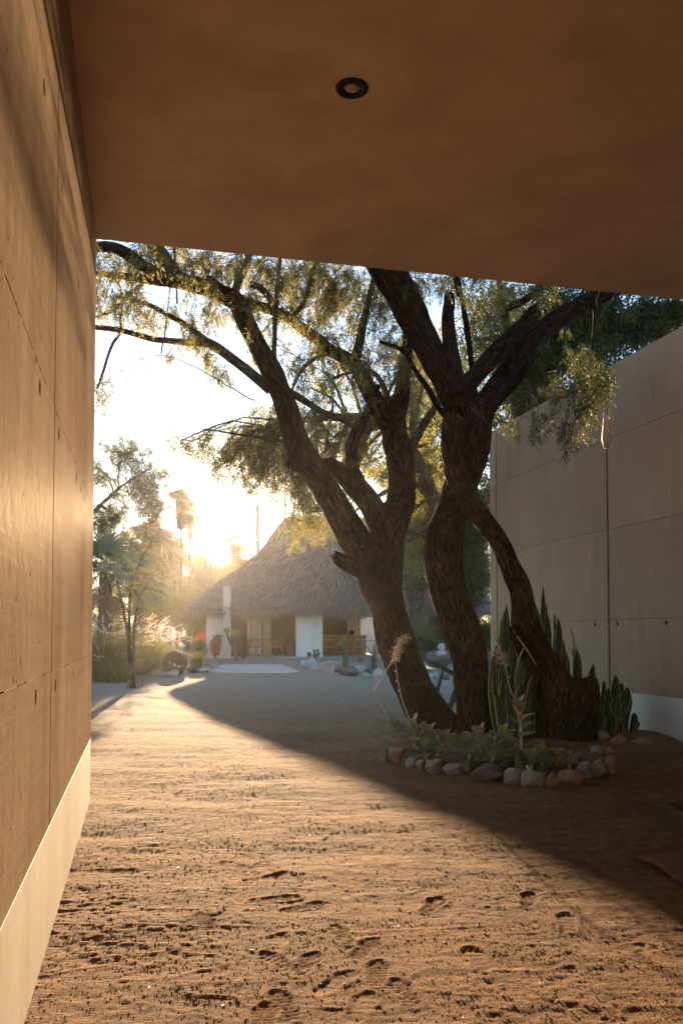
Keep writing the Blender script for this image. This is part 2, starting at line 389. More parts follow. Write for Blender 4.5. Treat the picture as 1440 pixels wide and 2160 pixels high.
def m_paddle():
    m, t, o = newmat('paddle_leaf')
    a = N(t, 'ShaderNodeAttribute', attribute_name='tuv').outputs['Vector']
    oi = N(t, 'ShaderNodeObjectInfo').outputs['Random']
    c = ramp(t, oi, [(0, (.10, .115, .08)), (.6, (.17, .18, .13)), (.8, (.26, .21, .09)), (1, (.34, .16, .05))])
    f = noise(t, a, 6, 3, .6); v = ramp(t, f, [(.3, (.75, .75, .75)), (.7, (1.15, 1.15, 1.15))])
    mx = N(t, 'ShaderNodeMix', data_type='RGBA', blend_type='MULTIPLY'); mx.inputs[0].default_value = 1
    t.links.new(c, mx.inputs[6]); t.links.new(v, mx.inputs[7])
    p = N(t, 'ShaderNodeBsdfPrincipled'); t.links.new(mx.outputs[2], p.inputs['Base Color']); p.inputs['Roughness'].default_value = .5
    tr = N(t, 'ShaderNodeBsdfTranslucent'); sc = N(t, 'ShaderNodeMix', data_type='RGBA', blend_type='MULTIPLY'); sc.inputs[0].default_value = 1
    t.links.new(mx.outputs[2], sc.inputs[6]); sc.inputs[7].default_value = (2.2, 2.0, .9, 1); t.links.new(sc.outputs[2], tr.inputs[0])
    ms = N(t, 'ShaderNodeMixShader'); ms.inputs[0].default_value = .4
    t.links.new(p.outputs[0], ms.inputs[1]); t.links.new(tr.outputs[0], ms.inputs[2]); t.links.new(ms.outputs[0], o.inputs[0]); return m
M['paddle'] = m_paddle()
# ------------------------------------------------------------------ ground
def axis(lo, f0, f1, hi, fine, g, gneg=None, mx=12.0):
    mid = list(np.arange(f0, f1, fine)); a = [f1]; s = fine
    while a[-1] < hi: s = min(s*g, mx); a.append(a[-1]+s)
    b = [f0]; s = fine; gg = gneg or g
    while b[-1] > lo: s = min(s*gg, mx); b.append(b[-1]-s)
    return np.array(b[::-1][:-1]+mid+a)
STAMPS = []
def build_ground():
    xs = axis(-300, -1.6, 2.1, 300, .0145, 1.032); ys = axis(-60, 1.8, 4.7, 300, .0145, 1.0155, 1.1)
    X, Y = np.meshgrid(xs, ys)
    zb = gbase(X, Y)
    f1 = 1-smooth(16, 40, Y); f2 = 1-smooth(11, 17, Y); f3 = 1-smooth(5.0, 9.0, Y); inside = 1-smooth(6, 14, np.abs(X))
    patch = smooth(-.25, .25, fbm(X*.8, Y*1.1, 2, 31))
    mid = smooth(3.2, 6.5, Y)
    fz = (.009+.011*mid)*fbm(X*1.1, Y*2.1, 3, 11)*f1 + (.0028+.0026*mid)*fbm(X*4.0+fbm(X*2, Y*2, 2, 3), Y*7, 3, 12, .6)*f2*(.45+.75*patch)
    loose = smooth(-.05, .25, fbm(X*1.3+4, Y*1.7, 3, 77))*.8+.28
    loose = np.clip(loose+.5*(1-smooth(-2, .6, X))*smooth(1.5, 3, Y)*(1-smooth(4, 7, Y)), 0, 1.35)
    fine = (.0024*fbm(X*16, Y*19, 2, 21, .8) + .0042*vn(X*34, Y*36, 41))*f3*(loose+.15) + .0008*fbm(X*7, Y*9, 3, 43, .7)*(1-smooth(6, 11, Y))*loose
    # low broken crests left by feet and rakes
    cr = np.abs(fbm(X*1.6+.6*fbm(X*3, Y*3, 2, 8), Y*3.4, 2, 51)); fz = fz + .003*(np.exp(-(cr/.03)**2)-.2)*f2
    z = zb+fz
    def stamp(px, py, ang, tread, z, fine, L=.29, dep=.0027):
        c = at(px, py, 1.0); Yc = 1.4*F/(py-1338); Xc = (px-720)/F*Yc; STAMPS.append((Xc, Yc, ang))
        ix0, ix1 = np.searchsorted(xs, [Xc-.25, Xc+.25]); iy0, iy1 = np.searchsorted(ys, [Yc-.25, Yc+.25])
        sl = (slice(iy0, iy1), slice(ix0, ix1)); dx = X[sl]-Xc; dy = Y[sl]-Yc
        a = dx*math.cos(ang)+dy*math.sin(ang); b = -dx*math.sin(ang)+dy*math.cos(ang)
        t = np.clip(a/L+.5, 0, 1)
        wd = .036+.016*np.exp(-((t-.72)/.17)**2)+.003*np.exp(-((t-.12)/.12)**2)
        wd = wd*np.sqrt(np.clip(1-np.abs(2*t-1)**6, 0, 1))
        dd = np.maximum(np.abs(b)-wd, np.abs(a)-L/2)
        inn = 1-smooth(-.006, .004, dd); rim = np.exp(-((dd-.010)/.010)**2)*(1+.7*vn(a*30, b*30, 9))
        if tread == 0: tr = .0019*np.sign(np.sin(a*2*math.pi/.030))
        elif tread == 1: tr = .0018*np.sign(np.sin((a+np.abs(b)*.8)*2*math.pi/.034))*np.sign(np.sin(b*2*math.pi/.04)+.3)
        else: tr = .0012*np.sin(a*2*math.pi/.05)
        mean = z[sl][len(dy)//2, dx.shape[1]//2]
        z[sl] = z[sl]*(1-inn*.85)+mean*inn*.85 - dep*inn + tr*inn + .0030*rim
        fine[sl] = fine[sl]*(1-inn*.88)
    rr = random.Random(5)
    for px, py, ang, tr in [(490, 1912, 1.2, 2), (435, 1935, 1.9, 0), (583, 1888, .3, 1), (640, 1905, .6, 0), (585, 1982, 1.5, 2), (590, 2018, 2.2, 1), (648, 2022, 1.3, 1),
                            (708, 2060, 1.0, 2), (600, 2105, 1.9, 0), (560, 2135, 1.6, 0), (545, 1822, 1.2, 1), (615, 1845, 2.0, 2), (500, 1818, 2.4, 1), (560, 1845, .5, 0),
                            (392, 1742, 1.3, 2), (340, 1780, .3, 0), (720, 1962, 1.8, 1), (770, 1990, 1.2, 0), (795, 2040, 1.5, 0), (760, 2110, 1.3, 2), (850, 2080, 1.8, 1),
                            (910, 1900, 1.2, 1), (1110, 1890, 1.3, 1), (1190, 1935, 1.4, 2), (880, 1800, 1.9, 0), (700, 1760, 1.3, 0), (640, 1720, 1.9, 1), (1000, 2010, 1.7, 2), (520, 1700, 1.4, 0), (600, 1660, 1.6, 1)]:
        stamp(px, py, ang, tr, z, fine)
    z = z+fine
    V = np.stack([X, Y, z], -1).reshape(-1, 3)
    ny, nx = X.shape; i = np.arange((ny-1)*(nx-1)); r_ = i//(nx-1); c_ = i % (nx-1); b = r_*nx+c_
    Fq = np.stack([b, b+1, b+nx+1, b+nx], -1)
    me = mkmesh(V, Fq, 'sand_ground', smooth_=True)
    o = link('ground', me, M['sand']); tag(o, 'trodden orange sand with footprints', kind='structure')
    return xs, ys, z
GX, GY, GZ = build_ground()
def Gs(x, y):   # actual mesh height
    i = min(max(np.searchsorted(GX, x)-1, 0), len(GX)-2); j = min(max(np.searchsorted(GY, y)-1, 0), len(GY)-2)
    return float(GZ[j, i])

# crumbs, pebbles on the sand: real little grains (uncountable)
def ico():
    t = (1+5**.5)/2
    V = np.array([(-1, t, 0), (1, t, 0), (-1, -t, 0), (1, -t, 0), (0, -1, t), (0, 1, t), (0, -1, -t), (0, 1, -t), (t, 0, -1), (t, 0, 1), (-t, 0, -1), (-t, 0, 1)], float)
    V /= np.linalg.norm(V[0])
    F_ = np.array([(0, 11, 5), (0, 5, 1), (0, 1, 7), (0, 7, 10), (0, 10, 11), (1, 5, 9), (5, 11, 4), (11, 10, 2), (10, 7, 6), (7, 1, 8), (3, 9, 4), (3, 4, 2), (3, 2, 6), (3, 6, 8), (3, 8, 9), (4, 9, 5), (2, 4, 11), (6, 2, 10), (8, 6, 7), (9, 8, 1)])
    return V, F_
def grains(name, n, ylo, yhi, s0, s1, mat, label, seed):
    g = np.random.default_rng(seed); Vi, Fi = ico(); Vs = []; Fs = []
    ys = ylo+(yhi-ylo)*g.random(n)**1.6; xs = -1.9+(g.random(n))*(1.9+.45*ys+.3)
    k = 0
    for x, y in zip(xs, ys):
        if fbm(x*1.3, y*1.6, 2, 91) < -.05 and g.random() < .7: continue
        if x < -.40-.228*y+.08: continue
        s = s0+(s1-s0)*g.random()**5
        V = Vi*g.uniform(.6, 1.25, 12)[:, None]*np.array([s*g.uniform(.8, 1.5), s*g.uniform(.8, 1.5), s*g.uniform(.5, .9)])
        a = g.uniform(0, 6.28); c, sn = math.cos(a), math.sin(a)
        V = np.stack([V[:, 0]*c-V[:, 1]*sn, V[:, 0]*sn+V[:, 1]*c, V[:, 2]], 1)+(x, y, Gs(x, y)+s*.25)
        Vs.append(V); Fs.append(Fi+12*k); k += 1
    o = link(name, mkmesh(np.concatenate(Vs), np.concatenate(Fs), name), mat); tag(o, label, kind='stuff')
grains('sand_crumbs', 2200, 1.9, 9.0, .0015, .0052, M['crumb'], 'loose crumbs and grains scattered over the sand', 3)
grains('pale_pebbles', 420, 1.9, 12, .003, .008, M['cobble2'], 'small pale pebbles scattered over the sand', 4)

def grit(n, seed):
    g = np.random.default_rng(seed); y = 1.85+17*g.random(n)**2.3; x0 = np.where(y < 7.5, -.4037-.228*y, -.32*y); x = x0+g.random(n)*(-x0+.42*y+.1)
    dens = .30+1.3*smooth(-.12, .22, fbm(x*1.1+4, y*2.4, 3, 77))+.55*(1-smooth(-2.2, .5, x)); dens *= .95*(1-.7*smooth(2.3, .8, np.hypot((x-2.3)/1.0, (y-10.5)/.95))); dens *= 1-.75*smooth(5, 17, y); 
    for sx, sy, an in STAMPS:
        a_ = (x-sx)*math.cos(an)+(y-sy)*math.sin(an); b_ = -(x-sx)*math.sin(an)+(y-sy)*math.cos(an); dens = dens*np.where((np.abs(a_) < .15) & (np.abs(b_) < .052), .12, 1.0)
    keep = g.random(n) < dens; x, y = x[keep], y[keep]; m = len(x)
    i = np.clip(np.searchsorted(GX, x), 1, len(GX)-1); j = np.clip(np.searchsorted(GY, y), 1, len(GY)-1); z = GZ[j, i]
    s = .0018+.0044*g.random(m)**2.4; s *= 1+.10*np.clip(y-3, 0, 8); a = g.uniform(0, 6.28, m); V = np.zeros((m, 5, 3))
    for k in range(4):
        r_ = s*g.uniform(.7, 1.35, m); V[:, k, 0] = x+np.cos(a+k*1.57)*r_; V[:, k, 1] = y+np.sin(a+k*1.57)*r_; V[:, k, 2] = z-.001
    V[:, 4, 0] = x+g.normal(0, .25, m)*s; V[:, 4, 1] = y+g.normal(0, .25, m)*s; V[:, 4, 2] = z+s*g.uniform(.35, .8, m)
    b = np.arange(m)[:, None]*5; F_ = np.concatenate([b+np.array([k, (k+1) % 4, 4]) for k in range(4)])
    o = link('sand_grit', mkmesh(V.reshape(-1, 3), F_, 'sand_grit'), M['crumb']); tag(o, 'coarse grit covering the loose sand in the foreground', kind='stuff')
grit(125000, 6)
# ------------------------------------------------------------------ concrete walls
UX = Vector((-.2398, .9708, 0)); NX = Vector((.9708, .2398, 0))
UL = Vector((-.2223, .97498, 0)); NL = Vector((.97498, .2223, 0))      # the left wall is splayed a degree
def wall_pt(P0, s, t, z):
    if abs(P0.x+2.10) < 1e-4: return P0+UL*s+NL*t+Vector((0, 0, z))
    return P0+UX*s+NX*t+Vector((0, 0, z))
def panel(P0, s0, s1, z0, z1, th, holes, name, mat, parent, side=1, hr=.028, c=.0008):
    """face at t=0 looking along +NX*side, body behind; round tie holes really sunk into it"""
    ss = {s0+c, s1-c}; zs = {z0+c, z1-c}; hh = []
    for (hs, hz) in holes:
        if s0+.06 < hs < s1-.06 and z0+.05 < hz < z1-.045:
            hh.append((hs, hz)); ss |= {hs-.035, hs+.035}; zs |= {hz-.035, hz+.035}
    # bands so the face can carry slight unevenness
    ss |= {v for v in np.arange(s0+.3, s1-.2, .4) if all(abs(v-h[0]) > .06 for h in hh)}; zs |= {v for v in np.arange(z0+.3, z1-.2, .4) if all(abs(v-h[1]) > .06 for h in hh)}
    ss = sorted(ss); zs = sorted(zs); ns, nz = len(ss), len(zs); V = []; F_ = []
    def P(s, t, z): return tuple(wall_pt(P0, s, t*side, z))
    for z in zs:
        for s in ss: V.append(P(s, 0, z))
    fl = (side < 0)
    for j in range(nz-1):
        for i in range(ns-1):
            q = (j*ns+i, j*ns+i+1, (j+1)*ns+i+1, (j+1)*ns+i)
            cs = (ss[i]+ss[i+1])/2; cz = (zs[j]+zs[j+1])/2
            h = [h for h in hh if abs(h[0]-cs) < .004 and abs(h[1]-cz) < .004]
            if h and ss[i+1]-ss[i] < .08:
                b = len(V); n = 8
                for dpt in (0, .004, .03):
                    for k in range(n):
                        th_ = 2*math.pi*k/n-math.pi*.75; rr = hr*(1.25 if dpt == 0 else 1)
                        V.append(P(cs+rr*math.cos(th_), -dpt, cz+rr*math.sin(th_)))
                cor = {0: q[0], 2: q[1], 4: q[2], 6: q[3]}
                for k in range(0, 8, 2):
                    a0 = cor[k]; a1 = cor[(k+2) % 8]
                    F_.append((a0, b+(k+1) % 8, b+k)); F_.append((a0, a1, b+(k+1) % 8)); F_.append((a1, b+(k+2) % 8, b+(k+1) % 8))
                for r_ in range(2):
                    for k in range(n): F_.append((b+r_*n+k, b+r_*n+(k+1) % n, b+(r_+1)*n+(k+1) % n, b+(r_+1)*n+k))
                F_.append(tuple(b+2*n+k for k in range(n)))
            else: F_.append(q)
    # rim and sides
    b = len(V); per = [j for j in range(ns)]+[(j)*ns+ns-1 for j in range(1, nz)]+[(nz-1)*ns+i for i in range(ns-2, -1, -1)]+[j*ns for j in range(nz-2, 0, -1)]
    sz = [(ss[i % ns], zs[i//ns]) for i in per]
    for s, z in sz:
        s_ = s0 if abs(s-(s0+c)) < 1e-9 else s1 if abs(s-(s1-c)) < 1e-9 else s
        z_ = z0 if abs(z-(z0+c)) < 1e-9 else z1 if abs(z-(z1-c)) < 1e-9 else z
        V.append(P(s_, -c, z_))
    for s, z in sz:
        s_ = s0 if abs(s-(s0+c)) < 1e-9 else s1 if abs(s-(s1-c)) < 1e-9 else s
        z_ = z0 if abs(z-(z0+c)) < 1e-9 else z1 if abs(z-(z1-c)) < 1e-9 else z
        V.append(P(s_, -th, z_))
    n = len(per)
    for k in range(n):
        k2 = (k+1) % n
        F_.append((per[k], b+k, b+k2, per[k2])); F_.append((b+k, b+n+k, b+n+k2, b+k2))
    F_.append(tuple(b+n+k for k in range(n-1, -1, -1)))
    if fl: F_ = [tuple(reversed(f)) for f in F_]
    off = rootloc(parent); V = np.array(V)-np.array(off)
    me = mkmesh(V, F_, name)
    return link(name, me, mat, parent)
def wbox(mb, P0, s0, s1, t0, t1, z0, z1):
    V = [wall_pt(P0, s, t, z) for z in (z0, z1) for t in (t0, t1) for s in (s0, s1)]
    F_ = [(0, 2, 3, 1), (4, 5, 7, 6), (0, 1, 5, 4), (1, 3, 7, 5), (3, 2, 6, 7), (2, 0, 4, 6)]
    return mb.add(V, F_)
PL = Vector((-2.10, 7.44, 0)); K = 1/.9708
def sL(Y): return (Y-7.44)*1.0257
lw = thing('concrete_wall', 'tall smooth tan concrete wall on the left catching the low sun, pale band at its foot', 'wall', PL)
rg = random.Random(2)
ed = [sL(-8.9), sL(-6.5), sL(-4.1), sL(-1.5), sL(1.60), sL(4.04), sL(6.06), 0.0]; zr = [.53, 1.23, 2.45, 3.67, 5.09]
hl = [sL(y) for y in (2.0, 3.45, 4.26, 5.45, 5.86, 6.30, 6.95)]
holes = []
for z in (1.23, 2.45, 3.67):
    for s in hl: holes.append((s, z-.075)); holes.append((s+.1, z+.80) if False else (s, z-.075))
for i in range(len(ed)-1):
    for j in range(4):
        panel(PL, ed[i]+(.016 if i == 5 else .005), ed[i+1]-(.016 if i == 4 else .005 if i < 6 else 0), zr[j], zr[j+1], .29, holes, 'panel', M['wall'], lw, 1)
mb = MB(); wbox(mb, PL, ed[0], -.002, -.30, -.0035, -.3, 5.085); mb.build('wall_core', M['joint'], lw)
mb = MB(); wbox(mb, PL, ed[0], 0, -.28, -.001, -.3, .529); mb.build('plinth', M['plinth'], lw, bev=.004)

PR = Vector((4.06, 10.5, 0))
def sR(Y): return (Y-10.5)*K
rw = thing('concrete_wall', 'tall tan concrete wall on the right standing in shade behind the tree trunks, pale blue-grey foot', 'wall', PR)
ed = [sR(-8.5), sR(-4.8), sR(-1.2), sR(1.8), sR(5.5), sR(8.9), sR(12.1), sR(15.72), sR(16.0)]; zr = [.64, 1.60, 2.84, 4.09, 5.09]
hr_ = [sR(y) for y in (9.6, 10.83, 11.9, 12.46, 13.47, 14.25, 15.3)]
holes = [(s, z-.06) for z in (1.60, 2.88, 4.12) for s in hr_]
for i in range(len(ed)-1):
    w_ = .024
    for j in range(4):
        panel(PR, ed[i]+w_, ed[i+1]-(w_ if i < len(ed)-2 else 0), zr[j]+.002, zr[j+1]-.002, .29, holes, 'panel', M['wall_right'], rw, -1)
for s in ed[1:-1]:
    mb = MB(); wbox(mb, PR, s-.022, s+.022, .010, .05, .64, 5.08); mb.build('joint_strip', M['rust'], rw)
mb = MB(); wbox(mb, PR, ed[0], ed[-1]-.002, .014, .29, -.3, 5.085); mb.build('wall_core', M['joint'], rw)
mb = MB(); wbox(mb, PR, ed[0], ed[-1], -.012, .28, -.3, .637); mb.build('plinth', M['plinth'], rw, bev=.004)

# broken dark seam lines where formwork lifts meet, and little air holes
def seams(P0, side, smin, smax, zl, parent, seed, nb, mat='hole'):
    r = random.Random(seed); V = []; F_ = []
    def q(s, z, w, h):
        b = len(V)
        for a, c in ((-w, -h), (w, -h*r.uniform(.2, 1)), (w*r.uniform(.6, 1), h), (-w*r.uniform(.5, 1), h*r.uniform(.3, 1))): V.append(wall_pt(P0, s+a, .0012*side, z+c))
        F_.append((b, b+1, b+2, b+3))
    for z in zl:
        s = smin
        while s < smax:
            l = r.uniform(.02, .22)
            if r.random() < .78: q(s+l/2, z+r.uniform(-.002, .002), l/2, r.choice([.0012, .0018, .0025, .005 if l < .08 else .002]))
            s += l*r.uniform(.9, 1.2)+r.uniform(0, .05)
    for _ in range(nb): 
        z = r.choice(zl)+r.gauss(0, .18) if r.random() < .7 else r.uniform(.7, 4.6); k = r.uniform(.002, .006); q(r.uniform(smin, smax), z, k, k*r.uniform(.8, 2.5))
    off = rootloc(parent); me = mkmesh(np.array([tuple(v) for v in V])-np.array(off), F_, 'seam_cracks'); link('seam_cracks', me, M[mat], parent, kind='stuff')
seams(PL, 1, -6.6, -.02, (1.23, 2.45, 3.67), lw, 1, 260)
seams(PR, -1, -2.0, 5.6, (1.60, 2.84, 4.09), rw, 2, 260, 'seam')
# ------------------------------------------------------------------ roof slab over the passage
sl = MB()
SE = -.16
PS = Vector((-2.1005, 7.44, 0))
def slab_pt(s, t, z): return wall_pt(PS, s, t, z)
ns_, nt_ = 24, 14
V = []; F_ = []
zs = 4.72
g1 = [SE-16*(i/ns_) for i in range(ns_+1)]; g2 = [-.2+6.92*(k/nt_) for k in range(nt_+1)]
for a in g1:
    for b in g2: V.append(slab_pt(a, b, zs+.006*float(fbm(a*.5, b*.5, 2, 61))))
for i in range(ns_):
    for k in range(nt_):
        q = i*(nt_+1)+k; F_.append((q, q+1, q+nt_+2, q+nt_+1))
sl.add(V, F_)
slab = thing('roof_slab', 'brown plastered concrete roof slab spanning overhead between the two walls', 'ceiling', PL)
o = sl.build('soffit', M['ceiling'], slab, smooth_=True)
mb = MB(); wbox(mb, PS, SE-16, SE, -.2, 6.72, zs+.012, 5.09); mb.build('slab_body', M['ceiling'], slab, bev=.006)
# recessed downlight
Yd = 5.0
while at(742, 186, Yd).z < zs-.004: Yd += .002
p = at(742, 186, Yd); p.z = zs-.004
dl = thing('ceiling_downlight', 'round black recessed downlight with a small frosted lens in the brown ceiling', 'lamp', p)
MB().lathe([(.045, .02), (.05, -.004), (.092, -.010), (.099, -.006), (.1, .004)], p, 40).build('trim_ring', M['black'], dl, smooth_=True)
MB().lathe([(.001, -.0035), (.038, -.0045), (.044, .002)], p+Vector((0, 0, -.002)), 28).build('lens', M['lens'], dl, smooth_=True)

# ------------------------------------------------------------------ haze
def vol():
    m, t, o = newmat('warm_air_haze')
    v = N(t, 'ShaderNodeVolumePrincipled'); v.inputs['Color'].default_value = (.96, .93, .88, 1)
    v.inputs['Density'].default_value = .00013; v.inputs['Anisotropy'].default_value = .8
    t.links.new(v.outputs[0], o.inputs['Volume']); return m
mb = MB(); mb.box(-310, 310, -66, 318, -1.3, 16.5); hz = mb.build('haze', vol()); hz['kind'] = 'stuff'; hz['label'] = 'warm dusty evening haze in the air'
hz.display_type = 'WIRE'

# ------------------------------------------------------------------ pavilion
def xp(px, Y): return (px-720)/F*Y
def zp(py, Y): return at(720, py, Y).z
FZ = .36
pav = thing('thatched_pavilion', 'open pavilion with a big grey palm thatch roof and pale rendered walls beyond the courtyard', 'pavilion', (xp(640, 43), 43, 0))
hipL = [(401, 1281), (413, 1266), (448, 1236), (483, 1214), (528, 1181), (553, 1159), (579, 1122), (601, 1098), (617, 1090)]
Ye, Yr, Yb = 40.6, 46.0, 52.0
vv = np.linspace(0, 1, len(hipL)); HL = []; 
for i, (px, py) in enumerate(hipL):
    Y = Ye+(Yr-Ye)*vv[i]; q = at(px, py, Y); HL.append((q.x, Y, q.z))
HL = np.array(HL); XR0, XR1 = xp(985, Ye), xp(872, Yr)
HL_ = spline(HL, .35); HL_ = HL_[np.linspace(0, len(HL_)-1, 26).astype(int)]
vz = np.linspace(0, 1, 26)
HR_ = HL_.copy(); xl0, xl1 = HL_[0, 0], HL_[-1, 0]
HR_[:, 0] = XR0+(XR1-XR0)*(HL_[:, 0]-xl0)/(xl1-xl0)
def roofP(u, v):
    i = np.clip(v*25, 0, 24.999); k = i.astype(int); f = (i-k)[:, None]
    L = HL_[k]*(1-f)+HL_[k+1]*f; Rr = HR_[k]*(1-f)+HR_[k+1]*f
    P = L*(1-u[:, None])+Rr*u[:, None]
    P[:, 2] += .10*fbm(P[:, 0]*.5, P[:, 1]*.5+v*2, 3, 71)
    P[:, 2] -= .05*np.cos(P[:, 0]*1.1)*(1-v)
    return P
U_, V_ = np.meshgrid(np.linspace(0, 1, 60), np.linspace(0, 1, 30)); Pf = roofP(U_.ravel(), V_.ravel())
i = np.arange(29*59); b = (i//59)*60+i % 59; Fq = np.stack([b, b+1, b+61, b+60], -1)
def mirror(P):
    Q = P.copy(); Q[:, 1] = 2*Yr-Q[:, 1]; return Q
Pbk = mirror(Pf); Vr = [Pf, Pbk]; Fr = [Fq, Fq[:, ::-1]+len(Pf)]
base = 2*len(Pf); 
for side, Hh in ((0, HL_), (1, HR_)):
    A = Hh; B = mirror(Hh); tt = np.linspace(0, 1, 12)[None, :, None]
    S = (A[:, None, :]*(1-tt)+B[:, None, :]*tt).reshape(-1, 3); i = np.arange(25*11); b = (i//11)*12+i % 11
    f = np.stack([b, b+1, b+13, b+12], -1); f = f[:, ::-1] if side == 0 else f
    Vr.append(S); Fr.append(f+base); base += len(S)
me = mkmesh(np.concatenate(Vr)-np.array(rootloc(pav)), np.concatenate(Fr), 'roof', smooth_=True)
roof = link('roof', me, M['thatch_base'], pav)
sol = roof.modifiers.new('s', 'SOLIDIFY'); sol.thickness = .22; sol.offset = -1
def strands(P, D, L, W, g, up=(0, -.5, .8)):
    n = len(P); side = np.cross(D, np.array(up)); side /= np.linalg.norm(side, axis=1)[:, None]+1e-9
    side += g.normal(0, .3, (n, 3)); side /= np.linalg.norm(side, axis=1)[:, None]
    a = P-side*W[:, None]/2; b = P+side*W[:, None]/2; c = P+D*L[:, None]
    V = np.stack([a, b, c], 1).reshape(-1, 3); F_ = np.arange(3*n).reshape(n, 3)
    return V, F_, np.repeat(g.random(n), 3)
g = np.random.default_rng(12); n = 26000
u = g.random(n); v = g.random(n)**1.15*.995; P = roofP(u, v); P2 = roofP(u, np.clip(v-.04, 0, 1)); D = P2-P; D /= np.linalg.norm(D, axis=1)[:, None]+1e-9
D[v < .05] = (0, -.5, -.8); P += np.array([0, -.35, .55])*g.uniform(.02, .16, n)[:, None]
D += g.normal(0, .16, (n, 3)); D[:, 2] -= .12
A = strands(P, D, g.uniform(.25, .6, n), g.uniform(.02, .055, n), g)
n = 5200; u = g.random(n); P = roofP(u, g.random(n)*.03); P[:, 2] -= g.uniform(0, .18, n); P[:, 1] += g.uniform(-.1, .25, n); D = np.tile([0, -.12, -1.0], (n, 1))+g.normal(0, .10, (n, 3))
lump = .55+.9*(.5+fbm(P[:, 0]*1.7, P[:, 0]*0, 3, 4))
B = strands(P, D, g.uniform(.12, .42, n)*lump, g.uniform(.015, .045, n), g, (0, -1, .1))
n = 3000; v = g.random(n)*.97; t = g.random(n)**2*.5; A0 = roofP(np.zeros(n), v); B0 = mirror(A0); P = A0*(1-t[:, None])+B0*t[:, None]
D = np.tile([-.45, 0, -.6], (n, 1))+g.normal(0, .12, (n, 3)); P[:, 2] += .05
C = strands(P, D, g.uniform(.15, .4, n)*(1+.6*(v < .04)), g.uniform(.02, .05, n), g, (-1, 0, .5))
Vs = np.concatenate([A[0], B[0], C[0]]); Fs = np.concatenate([A[1], B[1]+len(A[0]), C[1]+len(A[0])+len(B[0])])
me = mkmesh(Vs-np.array(rootloc(pav)), Fs, 'thatch', attrs={'tint': np.concatenate([A[2], B[2], C[2]])})
link('thatch', me, M['thatch'], pav, kind='stuff')
def pbox(name, mat, px0, px1, Y, z0, z1, th=.25, bev=.01, par=pav):
    mb = MB(); mb.box(xp(px0, Y), xp(px1, Y), Y, Y+th, z0, z1); return mb.build(name, mat, par, bev=bev)
mb = MB(); mb.box(xp(470, 41), xp(975, 41), 40.7, 51.5, .0, FZ); mb.build('floor_slab', M['floor'], pav, bev=.02)
pbox('column', M['creamwall'], 435, 469, 41.0, .1, 2.86, .5)
pbox('column', M['creamwall'], 470, 485, 40.4, .1, zp(1236, 40.4), .5)
pbox('column_base', M['plinth'], 470.3, 485.3, 40.36, .12, .62, .03, 0)
pbox('timber_screen', M['room'], 485.3, 521, 41.3, .18, 2.95, .12)
pbox('wall', M['white'], 624, 680, 41.3, FZ, 2.95, .35)
pbox('door_post', M['wood'], 620, 624, 41.75, FZ, 3.1, .12)
pbox('column', M['creamwall'], 521.5, 528.5, 44.5, FZ, 3.2, .3)
pbox('wall', M['white'], 531, 551, 46.2, FZ, 3.3, .2)
pbox('column', M['creamwall'], 555, 571, 44.6, FZ, 3.3, .3)
fr = pbox('window_frame', M['wood'], 536, 545, 46.1, zp(1302, 46.1), zp(1286, 46.1), .06)
pbox('pane', M['glass_dark'], 537.5, 543.5, 46.08, zp(1300.5, 46.1), zp(1287.5, 46.1), .01, 0, fr)
pbox('back_wall', M['room'], 571, 732, 46.6, FZ, 4.2, .2)
pbox('back_wall', M['room'], 492, 571, 47.3, FZ, 4.2, .2)  # back wall widened across the left bay to shut out the sun
pbox('wall', M['creamwall'], 732, 752, 46.8, FZ, 3.6, .2)
pbox('column', M['room'], 842, 868, 45.5, FZ, 3.4, .3); pbox('column', M['creamwall'], 872, 880, 43, FZ, 3.2, .3); pbox('column', M['creamwall'], 892, 903, 43, FZ, 3.2, .3)
pbox('back_wall', M['room'], 800, 968, 48.5, FZ, 3.4, .2)
pbox('lintel_beam', M['wood'], 731, 860, 43.5, zp(1287, 43.5), zp(1282, 43.5), .15)
pbox('lintel_beam', M['wood'], 680, 960, 42.2, 2.95, 3.1, .2)
# white garden wall behind, seen through the bar
gw = thing('garden_wall', 'pale blue-white rendered wall seen through the opening behind the bar', 'wall', (xp(790, 55), 55, 0))
mb = MB(); mb.box(xp(745, 55), xp(850, 55), 55, 55.3, 0, 3.4); mb.build('wall', M['white'], gw, bev=.02)
# ivy column
iv = thing('ivy_column', 'slim post wrapped in yellow-green ivy behind the bar', 'column', (xp(756, 46.2), 46.2, FZ))
mb = MB(); mb.box(xp(754, 46.2), xp(758, 46.2), 46.2, 46.35, FZ, 3.4); mb.build('post', M['wood'], iv)
g = np.random.default_rng(3); n = 500; P = np.stack([xp(756.5, 46.1)+g.normal(0, .07, n), 46.1+g.normal(0, .05, n), g.uniform(FZ+1, 3.3, n)], 1)
D = g.normal(0, 1, (n, 3)); D /= np.linalg.norm(D, axis=1)[:, None]; s_ = strands(P, D, np.full(n, .08), np.full(n, .07), g)
link('ivy', mkmesh(s_[0]-np.array(rootloc(iv)), s_[1], 'ivy', attrs={'tint': s_[2]}), M['leaf'], iv, kind='stuff')
